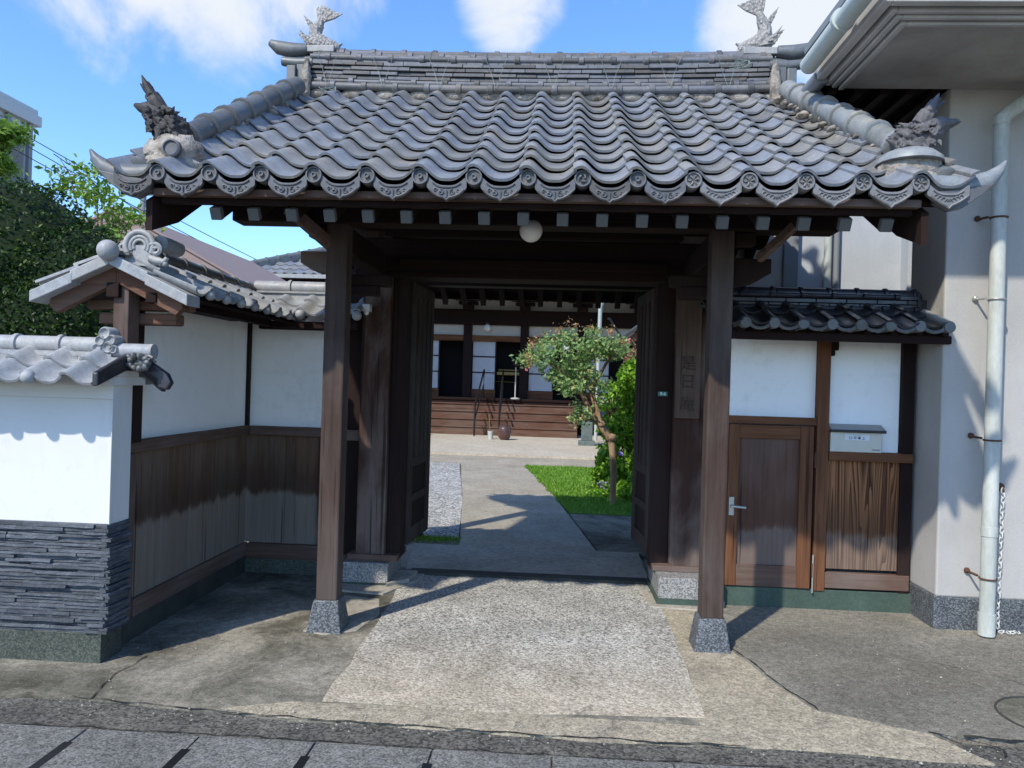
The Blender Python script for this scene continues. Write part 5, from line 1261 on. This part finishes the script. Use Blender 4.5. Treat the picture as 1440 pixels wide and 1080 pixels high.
# lime green climber bush
bs = thing('flowering_bush', (1.15, 11.2, 0), 'bright lime green leafy bush with purple flowers behind the little tree', 'bush')
lv = MB(); pu = MB(); st_ = MB()
bl = [((1.05, 11.2, .55), (.42, .45, .6)), ((1.0, 11.2, 1.15), (.42, .4, .55)), ((1.2, 11.1, 1.65), (.36, .35, .42)), ((1.45, 11.2, .8), (.5, .45, .95)), ((.85, 11.1, .25), (.28, .3, .3)), ((1.25, 10.7, .12), (.4, .4, .2))]
for c, r_ in bl:
    for k in range(1500):
        d = Vector((random.gauss(0,1), random.gauss(0,1), random.gauss(0,1))).normalized() * random.uniform(.72, 1.06) * (1 + .25*noise.noise(Vector((random.random()*0 + c[0], 0, 0))))
        p = Vector(c) + Vector((d.x*r_[0], d.y*r_[1], d.z*r_[2])); p += Vector(noise.noise_vector(p*5)) * .09
        if p.z > .02: leaf_quad(lv, p, random.uniform(.028, .052), None, .7)
for x, y, z in ((.62, 10.85, 1.18), (.70, 10.85, .95), (.90, 10.7, .62), (.66, 10.85, 1.36)):
    if pu.v: part('flowers', pu, L_purple, bs); pu = MB()
    for q in range(10): leaf_quad(pu, (x + random.gauss(0, .02), y, z + random.gauss(0, .02)), .024, None, .8)
part('flowers', pu, L_purple, bs); pu = MB()
for q in range(16): leaf_quad(pu, (.66 + random.gauss(0, .05), 10.6, .22 + random.gauss(0, .03)), .018, None, .8)
for k in range(9): limb(st_, [(1.1 + random.gauss(0, .1), 11.2, 0), (1.1 + random.gauss(0, .2), 11.2, .8), (1.1 + random.gauss(0, .25), 11.2, 1.6)], [.014, .012, .006], 6)
part('leaves', lv, L_bush, bs); part('flowers', pu, L_purple, bs); part('stems', st_, B_dark, bs)
gp = MB()
for k in range(260):
    leaf_quad(gp, (random.uniform(.45, .8), random.uniform(10.3, 10.9), abs(random.gauss(.03, .05))), .025, None, .5)
part('ground_cover', gp, L_bush, kind='stuff', label='low leafy ground cover at the foot of the lime bush', cat='ground cover')

# =====================================================  BACKGROUND  =====================================================
hs1 = thing('mauve_house', (-7.3, 13, 0), 'plain mauve brown gabled house wall behind the hedge and fence', 'house')
def at(px, py, Y):
    d = cam.matrix_world.to_3x3() @ Vector(((px - 720) / 1080, -(py - 540) / 1080, -1)); return Vector((0, 0, 1.55)) + d * (Y / d.y)
part('wall', MB().prism([(-9.6, 13, 0), (-5.2, 13, 0), (-5.2, 13, 3.02), (-7.8, 13, 4.40), (-9.6, 13, 3.4)], (0, 6, 0)), K_mauve, hs1, recalc=True)
part('roof', MB().prism([(-5.17, 12.96, 3.01), (-5.17, 12.96, 3.05), (-7.8, 12.96, 4.45), (-7.8, 12.96, 4.405)], (0, 6.1, 0)).prism([(-7.8, 12.96, 4.45), (-7.8, 12.96, 4.405), (-9.65, 12.96, 3.38), (-9.65, 12.96, 3.42)], (0, 6.1, 0)), K_mauve, hs1, recalc=True)
of2 = thing('grey_office_block', (-26, 28, 0), 'tall pale grey flat roofed building in the distance beyond the trees', 'building')
part('wall', MB().box(-36, -23.0, 20, 32, 0, 12.1), K_cladding, of2)
part('parapet', MB().box(-36, -22.75, 19.8, 32.25, 12.1, 12.55).box(-36, -22.85, 19.9, 32.12, 12.56, 12.8), K_cladding, of2, bevel=.03)
part('window_strip', MB().box(-23.01, -22.93, 30.6, 31.4, 1, 11.6), K_window, of2)
for y in (30.3, 31.6): part('corner_fin', MB().box(-23.0, -22.85, y, y + .22, 0, 12.1), K_cap, of2)
b = MB()
for k in range(14): b.box(-23.0, -22.96, 22, 30.2, .8 + .85*k, .84 + .85*k)
part('cladding_joint', b, K_cap, of2)
up = thing('utility_pole', tuple(at(201, 300, 30)[:2]) + (0,), 'distant slim utility pole with crossarms behind the light tree', 'utility pole')
pz = WL[up]; part('pole', MB().tube([(pz.x, pz.y, 0), (pz.x, pz.y, 9.4)], [.16, .11], 10), K_cap, up, smooth=45)
part('crossarm', MB().box(pz.x-.9, pz.x+.9, pz.y-.05, pz.y+.05, 8.7, 8.8).box(pz.x-.7, pz.x+.7, pz.y-.05, pz.y+.05, 8.1, 8.2), K_cap, up)
for i, (a, b_) in enumerate((((55, 196), (345, 352)), ((55, 210), (345, 366)), ((55, 224), (345, 372)), ((150, 262), (350, 384)))):
    A, B = at(*a, 26), at(*b_, 31); A2 = A + (A - B) * .3; B2 = B + (B - A) * .4; P = []
    for k in range(13):
        t = k/12; p = A2.lerp(B2, t); p.z -= .22 * 4 * t * (1 - t); P.append(p)
    part('power_line', MB().tube(P, .016, 5), K_line, label=('topmost', 'second from the top', 'third from the top', 'lowest')[i] + ' thin black power line crossing the sky behind the hedge', cat='cable', group='power lines')
